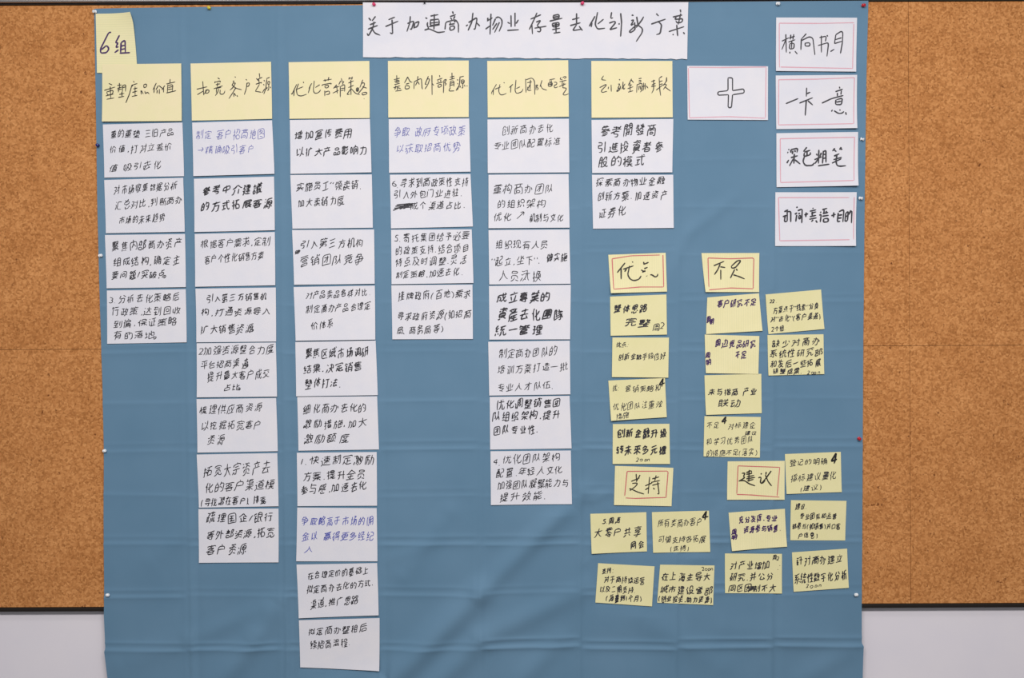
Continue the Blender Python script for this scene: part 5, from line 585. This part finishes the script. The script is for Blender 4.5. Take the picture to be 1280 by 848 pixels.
'费':[[414,799,1122,1319,1512,1595],[799,847],[3234,3489,3619,3623,1512],[2253,3590],[390,1095,1546,1937,2005],[860,3100,3151],[2530,2555],[568,3447,3440,688,616,1319]], '资':[[2137,2008,1808,1547,1095,390],[1195,359],[1974,3446,3506,3376],[1844,1846,2040,2043],[3217,3229,861,849],[3685,3556,3239,2543],[569,1141],[3526,2253],[1508,1571,2023,2413,2545,2550]], '赢':[[1103,463],[1094,1119,479,462,262],[774,1414,1673,1805,1880],[2312,2247,2310,2312],[249,3705],[471,1111],[2312,2439,2505,2637,2719,3422,3398,3461,3782,3787],[3506,754,761],[2256,2271,1503,1487],[1853,2044,2041],[3407,3151,2967,2712],[2312,1997,1805],[805,811,3243,3236,805]], '起':[[3735,3600,2512,2385,2343,3495,3512,2297],[1832,296],[478,530,401,262],[1781,437],[1147,1101],[3849,3654,1735,1225,1101],[1101,845,530],[1818,1114]], '趋':[[295,1703],[1147,1101],[1690,1114],[2066,3474,3496,2280,2091,2095,2552,2555],[435,1651],[3511,3318,2486],[3318,3048],[3485,2269],[3655,1991,1417,1289,1101,846,531],[542,531,263,326]], '足':[[3416,2072],[2087,2057],[2087,871,824,3257,3303,2087],[916,1107,1294,1673,2374,3654],[989,916,851,587,390]], '路':[[1515,1465,441,427,1065,1899,2095,2288,2293,2486,2556],[3483,3485,2851,2791,2288],[2138,2205,2528,3049,3378,3318,2486],[1065,1037],[265,1549],[1052,1564,1818,2075,2200,3480],[2119,3463,3483],[2119,2138],[3675,3483],[458,415]], '身':[[931,2979],[920,1014,2934,2974,2951,2694,2246],[390,1354,2064,2517,2520],[2988,940],[408,2968],[3491,3295,2974],[1846,1980,2173]],
'转':[[1504,417,955],[372,1524],[3270,2953,2829,2321],[1130,1094],[1832,3688],[2876,2806,2675,2670,2471,2332,3420,3352,2829],[2100,3636],[1684,337]], '轻':[[892,885,755,417,1504],[372,1588],[1130,1094],[3655,1799],[2759,2779],[2923,3048,3620],[1955,2666,2923,3383,2104],[1556,1108,1042,337],[3483,2075]], '边':[[885,947],[358,806,781],[2425,2279,2142,1814,1554],[3913,3654,2118,1416,781],[260,264,524,781],[2705,3152,3410,3483,3568,1584]], '达':[[1518,3694],[1490,2008,2271,2544,2555],[2406,2660,2849,3602],[355,867,846],[846,1101,1481,1991,3655,3850],[846,589,328],[633,882]], '运':[[3447,1719],[325,327,588,845],[3040,3289,3285,3477,3537],[357,869,845],[946,503],[1449,3689],[845,1100,1416,2118,3334,3654,3849],[3285,2003,1748,1817,2211,2281]], '进':[[1504,3680],[1617,2009,2106],[328,524,846],[356,868,846],[3066,3024],[883,506],[1584,3632],[846,1417,1799,3655,3850]], '通':[[3577,1593],[3555,1571],[3150,3470,3536,3563,2861,2539,1579,1552],[3719,1607,845],[3321,3319,2800],[2512,2539],[845,867,355],[845,588,393],[1561,3545],[2100,2800],[693,757],[2797,2800]], '速':[[2510,2555],[883,882],[327,587,845],[1398,3702],[1553,1617,2267,2720,3488,3500,1580,1569,1632,2336,3476],[3849,3784,3462,2054,1480,845],[293,868,845]],
'造':[[1454,1586,1780,1850],[3687,1319],[882,567],[3508,1780],[2555,2535],[3784,3462,1862,1543,844],[355,867,844],[844,457],[1680,3344,3357,1694,1680]], '進':[[1639,3495],[3665,1618,1581,1978],[1628,3484],[631,882],[2745,2806,2769],[1778,3634],[1580,1387,1257],[419,867,845],[3849,3462,2054,1544,973,845],[845,393,391]], '道':[[1697,3361],[3352,3307,1707,1680,3344,3352],[694,818],[3325,3065,2996],[1916,2103,2099],[3699,1459],[3849,3655,2182,1480,845],[2483,2411],[1688,3352],[293,868,845],[845,393,328,326]], '部':[[355,2147],[867,874,751],[500,2100],[521,1929],[521,536,1944,1929],[1780,1776,1838,1640,1571],[2630,2680,3640,3570,3240,3236,3550,3673,3666,3471,3214,3024],[1148,1336,1332]], '配':[[1801,1837,430,390],[889,865,668,412],[3617,3641,2425],[3665,3722,3590,2694,2439,2377,2404,3620],[1801,393],[1812,404],[377,1849],[1821,1373,1312,1337]], '重':[[3697,369],[2041,1991],[2008,3224,3240,809,730,856,2008],[3232,736],[3655,263],[3473,593],[697,2041,3323]], '量':[[3405,589],[295,3751],[262,3654],[2004,3220,3297,801,788,2004],[2017,1990],[3291,731],[3188,884],[884,890,3194,3118,942,879,884]], '金':[[2636,2831,2964],[2173,2105,1913,1004,425],[3591,391],[3116,2920,1128,1004],[2024,1991],[1229,981,854],[3689,3116,2105],[3483,603]],
'针':[[2874,2822],[412,1500],[936,969],[553,1449],[1588,693],[1613,1290,969],[693,761,957],[693,434,431],[3686,1894]], '银':[[412,1500],[905,1290,1615],[905,872],[1460,693],[2029,3501],[2697,2119,1992,2041,3512,3489,2017],[2721,2716,2900,3028,3024,3528,3655],[553,1385],[3608,3028],[693,763],[693,434,301]], '销':[[2811,2793],[412,1500],[936,970],[3614,1950],[3078,3334,3526,3592,3625,1961,1926],[3377,3705],[3603,1939],[299,302,431,499,693,763],[2226,2041],[970,1485,1551],[1524,693],[553,1385]], '開':[[3559,2343,2361,3577,3527,3462,3014,2951],[1094,1289,1552,1568],[2375,2399],[423,1639,1593,441,390],[1120,2848],[3569,2353],[1044,2964],[1649,433]], '门':[[2758,2885,3462,3576,1593],[454,494],[889,1076]], '问':[[1361,1384,2536,2517,1365],[2823,2950,3463,3512,1592],[454,493],[1011,1013]], '队':[[2656,2783,2967,3403],[1801,2192,2523,2526,2656,2683],[454,505,1465,1461,1196,1191,1504,1495,1300,1108]], '隊':[[2994,3062,3258],[3697,1649],[2475,2599,2659,2848,2894,2566,2118],[1754,2465,3171,3172,3495],[2043,2294,2290,2480,2475],[3171,3229,3665],[1551,1678,2519,2840],[1637,2475],[852,1108,1304,1248,936,1272,441,389]],
'集':[[3613,797,818,886,1078,1148],[364,559,816],[3510,1078],[2108,2233,2100,2078],[3720,3591,2765,2385,2324],[327,519,1357,1552,1620],[340,3668],[813,3309],[805,3301],[2008,1990]], '零':[[3628,3634,434,428],[2694,2438,2313,1293],[788,2963],[3179,2539],[2249,2315,2896,2963],[3737,3608,2971,2145,1824,729,153],[1579,875],[3237,2533],[805,1573],[3385,633],[2068,2072,1947],[2041,2026]], '需':[[3013,3333,3398,3348,724,646],[1876,1948],[349,3677],[3179,2539],[1572,804],[2532,3236],[2020,2041],[1579,875],[2516,2502],[3627,3634,434,427],[3385,633],[1556,1542]], '项':[[1304,339],[372,1332],[1812,1838,3502,3476],[3529,3085],[1721,3705],[820,789],[2662,2648,2513,2122,1542],[2681,2542]], '领':[[3603,3566,2286,2259],[361,817,950,1143,1147],[3656,3150,2958],[1835,1333,1143],[479,1566,1496,1104,1098],[3704,2232],[3000,2862],[2982,2904,2767,2376,1990],[1255,1130],[657,1037]], '题':[[1110,1814],[1120,1100],[2264,2287,3566,3544],[3705,2169],[2799,2937],[288,1824],[529,720,1161,1543,3654],[600,594,327],[2061,2383,2708,2911,2983],[3156,3662],[561,1649],[1649,1593,569,617,1641,1649]], '额':[[1841,1846,1142,374,369],[3603,3566,2286,2259],[1073,879,875,683,356],[875,1579,1576,1249],[1083,1142],[2054,2441,2769,2981],[2999,2862],[3704,2232],[3719,3213],[409,861,993],[409,470,597,584],[1544,584],[1544,1557,597],[1819,1437,1249,993,803]], '驻':[[1903,3695],[2556,2683,2806,2759],[3719,1735],[1948,3484],[1107,272],[582,1286,1489,1501,414,559],[1246,1337,441]],
'高':[[3702,374],[2102,1980],[2950,3077,3462,3485,541,454],[1228,2700,2708,1301,1228],[997,2980,3053,1070,997]], '④':[[2878,404,3866],[2878,2304]], '↗':[[392,3638],[1850,3704,3354]], '≋':[[0,2610,522,3255,1158,3890,2184],[40,4062],[22,4046],[183,3886]]}
HALF = set('()/,.。、:1234567890no p-“”')
def text_strokes(line, off, s, w0, seed):
    txt, x0, y0, x1, y1, h = line[:6]
    w = line[7] if len(line) > 7 else w0
    r = random.Random(seed + txt)
    wt = [.45 if c in HALF else 1 for c in txt]; tot = sum(wt)
    L = math.hypot(x1 - x0, y1 - y0); cw = L / tot; out = []; t = 0
    ux, uy = (x1 - x0) / L, (y1 - y0) / L
    up = r.uniform(.12, .24)
    for c, k in zip(txt, wt):
        tc = (t + k / 2) * cw; t += k
        if c not in GL: continue
        cx, cy = x0 + ux * tc, y0 + uy * tc
        half = k < 1
        sx = cw * r.uniform(.8, 1.0) if not half else h * 1.15
        sy = h * r.uniform(.88, 1.16)
        if len(txt) == 1 and half: sx = h * 1.5; sy = h * 1.35
        rot = r.uniform(-.07, .05); sh = r.uniform(.05, .22); ua = up + r.uniform(-.05, .05)
        jx, jy = r.uniform(-.06, .06) * cw, r.uniform(-.07, .07) * h
        a1, a2, p1, p2 = r.uniform(.015, .04), r.uniform(.015, .04), r.uniform(0, 6), r.uniform(0, 6)
        st = []
        for e in GL[c]:
            pp = [(n // 64 / 63, n % 64 / 63) for n in e]
            if pp[0] == pp[-1] and len(pp) == 2: pp = [(pp[0][0] - .04, pp[0][1] + .03), (pp[0][0] + .04, pp[0][1] - .04)]
            a, b1 = pp[0], pp[-1]
            if (b1[0] - a[0]) - 1.2 * (b1[1] - a[1]) < 0: pp = pp[::-1]
            q = []
            for u, v in pp:
                u += a1 * math.sin(v * 6 + p1) + r.uniform(-.018, .018); v += a2 * math.sin(u * 6 + p2) + r.uniform(-.018, .018)
                u -= .5; v -= .5
                v += ua * u * (0 if half else 1); u += sh * v
                q.append((u, v))
            ln = sum(math.hypot(m[0] - n[0], m[1] - n[1]) for m, n in zip(q, q[1:]))
            if not half and len(GL[c]) > 5 and ln < .17 and r.random() < .33: continue
            if len(q) == 2 and not half:   # slight bow of a drawn stroke
                bx, by = -(q[1][1] - q[0][1]), q[1][0] - q[0][0]; z = r.uniform(-.05, .07)
                q = [q[0], ((q[0][0] + q[1][0]) / 2 + bx * z, (q[0][1] + q[1][1]) / 2 + by * z), q[1]]
            st.append(q)
        st.sort(key=lambda q: -q[0][1] + .35 * q[0][0])
        links = []
        if not half:
            for m, n in zip(st, st[1:]):
                d = math.hypot(m[-1][0] - n[0][0], m[-1][1] - n[0][1])
                if d < .45 and r.random() < .42: links.append([m[-1], n[0]])
        ca, sa = math.cos(rot), math.sin(rot)
        for grp, th in ((st, .9), (links, .7)):
            for q in grp:
                q = smooth(q, .12)
                P = []
                for u, v in q:
                    X_ = u * sx; Y_ = -v * sy
                    X_, Y_ = X_ * ca - Y_ * sa, X_ * sa + Y_ * ca
                    P.append((off[0] + (cx + jx + X_) / s, off[1] + (cy + jy + Y_) / s))
                out.append((P, taper(P, w, r, th)))
    return out
def traced(s_, off, s, w, seed='t'):
    r = random.Random(seed); out = []
    for g_ in s_.split(';'):
        v = [float(t) for t in g_.split(',')]
        P = smooth([(off[0] + v[i] / s, off[1] + v[i + 1] / s) for i in range(0, len(v), 2)])
        out.append((P, taper(P, w, r)))
    return out

LIFT = {'s1': (0, 0, 1, 7), 's2': (0, 2, 1, 5), 'c3r10': (0, 0, 5, 1), 'group': (0, 12, 0, 0), 'n3': (0, 0, 1, 5), 'n7': (0, 1, 0, 4), 'n9': (3, 1, 1, 0),
        'c3r9': (0, 0, 4, 3), 'r2': (0, 1, 6, 0), 'r3': (0, 0, 7, 0), 'r4': (0, 2, 5, 0), 'n11': (0, 0, 0, 4), 'n15': (0, 4, 2, 5), 'n5': (2, 0, 2, 0), 'title': (4, 3, 0, 0), 'c2r4': (4, 0, 0, 0), 'c4r3': (0, 0, 2, 2)}
def edge_group(u, v, x, y):
    if v < .22: x -= u ** 6 * (1 - 0) * 0
    return x + (u ** 4) * 2.2 * (math.sin(min(v, .22) / .22 * math.pi / 2) - 0), y
rt = random.Random(5); TE = [rt.uniform(-.5, .6) for _ in range(61)]
def edge_title(u, v, x, y):
    return x, y + (v ** 8) * TE[int(round(u * 60))]
rl = random.Random(21)
for hid, (ox, oy, sc_), paper, q, wd, strokes, *bord in HEADS:
    Q = quad_px(q, (ox, oy), sc_)
    nm, label, cat = HL[hid]
    grp = 'yellow header cards' if hid[0] == 'h' else 'white instruction cards' if hid[0] == 'r' or hid == 'plus' else 'small boxed heading notes' if hid[0] == 's' else None
    c = Card(nm, Q, paper, label, grp, LIFT.get(hid, (0, 0, rl.uniform(0, 1.5), rl.uniform(0, 1.5))), {'group': 0, 'h1': 3}.get(hid, 0),
             edge_group if hid == 'group' else edge_title if hid == 'title' else None, (60, 8) if hid == 'title' else (16, 18) if hid == 'group' else (14, 10), cat)
    ink = 'y' if hid[0] in 'hs' else 'p' if hid == 'group' else 'k'
    for k, st in enumerate(strokes):
        c.ink('outlined_plus_sign' if hid == 'plus' else 'written_character', traced(st, (ox, oy), sc_, wd, hid + str(k)), INK[ink])
    if bord: c.ink('border_line', traced(bord[0], (ox, oy), sc_, 1.15, hid), INK['r' if hid[0] == 's' else 'rp'], 'hand-drawn thin red border line')
for cid, crop, paper, q, ink, wd, lines in BODY:
    off = OFF[crop]; s = 16 / 3
    Q = quad_px(q, off, s)
    nt = cid[0] == 'n'
    if nt: grp = 'small pale yellow notes on the right'
    else: grp = 'white cards in the column under the %s yellow header' % {'1': 'leftmost', '2': 'second', '3': 'third', '4': 'fourth', '5': 'fifth', '6': 'rightmost'}[cid[1]]
    layer = {'n6': 1, 'n4': 0, 'n3': 1, 'n2': 2, 'n7': 0, 'c3r10': 2}.get(cid, 0)
    c = Card('sticky_note' if nt else 'white_card', Q, paper, BL[cid], grp, LIFT.get(cid, (0, 0, rl.uniform(0, 1.6), rl.uniform(0, 1.6))), layer, None, (14, 10), 'note' if nt else 'card')
    for k, ln in enumerate(lines):
        key = 'm' if ln[0] == '④' else ln[6] if len(ln) > 6 else ink
        c.ink('marker_number' if key == 'm' else 'line_of_handwriting', text_strokes(ln, off, s, wd, cid + str(k)), INK[key], 'bold black marker number four' if key == 'm' else None)

# ---------------------------------------------------------------- push pins
def lathe(prof, seg=18):
    V, F = [], []
    for r_, y in prof:
        for k in range(seg):
            a = 2 * math.pi * k / seg; V.append((r_ * math.cos(a), y, r_ * math.sin(a)))
    for i in range(len(prof) - 1):
        for k in range(seg):
            k2 = (k + 1) % seg; F.append((i * seg + k, i * seg + k2, (i + 1) * seg + k2, (i + 1) * seg + k))
    F.append(tuple(range(seg))); F.append(tuple(reversed(range((len(prof) - 1) * seg, len(prof) * seg))))
    return V, F
mm = .001
PROF = [(3.9, -.2), (4.6, -.5), (4.6, -1.3), (3.6, -1.9), (2.4, -2.6), (2.2, -5.5), (2.7, -6.6), (4.0, -7.2), (4.2, -8.0), (3.9, -8.7), (2.6, -9.1), (.4, -9.2)]
PV, PF = lathe([(a * mm, b1 * mm) for a, b1 in PROF]); NV, NF = lathe([(.15 * mm, 9 * mm), (.45 * mm, 7 * mm), (.45 * mm, -.4 * mm)], 8)
PM = {k: base(k + '_pin_plastic', c, .25, .5)[0] for k, c in (('white', (236, 238, 240)), ('yellow', (205, 190, 50)), ('pink', (222, 60, 110)), ('red', (190, 30, 45)), ('blue', (22, 36, 110)), ('black', (40, 40, 44)))}
M_STEEL = base('pin_steel', (180, 180, 185), .3, .5, 1)[0]
PINS = [
    (120, 15, 'white', 'white push pin at the top left corner of the blue cloth', -20, 12),
    (262, 10.5, 'yellow', 'yellow push pin on the top edge of the blue cloth', 5, 5),
    (468, 6.5, 'pink', 'pink push pin at the upper left of the long title sheet', 0, 8),
    (727.5, 5.2, 'pink', 'pink push pin at the upper right of the long title sheet', 8, 6),
    (531, 4.6, 'black', 'small black push pin on the top edge of the title sheet', 0, 6),
    (971, 5, 'white', 'white push pin on the top edge above the right instruction cards', 25, 14),
    (1078, 7.2, 'red', 'red push pin at the top right corner of the blue cloth', 14, 12),
    (123, 182, 'blue', 'dark blue push pin on the left edge of the cloth', 5, 5),
    (125, 320, 'white', 'white push pin on the left edge of the cloth, uppermost white one below the corner', 55, -6),
    (130.5, 564, 'white', 'white push pin on the left cloth edge level with the lower middle cards', 42, -12),
    (134.5, 744, 'white', 'white push pin on the left cloth edge just above the board bottom', 42, -14),
    (1075.5, 174, 'white', 'white push pin beside the third instruction card with the thick dark writing', 50, 18),
    (1074, 248, 'white', 'white push pin beside the lowest instruction card', 32, 10),
    (1073, 548, 'red', 'red push pin on the right edge of the cloth at mid height', 0, 10),
    (1070.5, 743.5, 'white', 'white push pin on the right edge of the cloth near the bottom', -42, -12),
]
for px, py, col, lab, yaw, tilt in PINS:
    x, z = at(px, py)
    h = broad_at(px, py) + .0026
    if col in ('pink', 'black'): h += .003
    r = bpy.data.objects.new('push_pin', None); COL.objects.link(r)
    r.location = (x, YB - h, z)
    r.rotation_euler = (math.radians(tilt), 0, math.radians(yaw))
    tag(r, lab, 'push pin', 'push pins holding the cloth')
    hd = mesh_obj('pin_head', PV, PF, PM[col], r, (0, 0, 0), True)
    mesh_obj('pin_needle', NV, NF, M_STEEL, r, (0, 0, 0), True)
    if col == 'black': hd.scale = (.55, .8, .55)
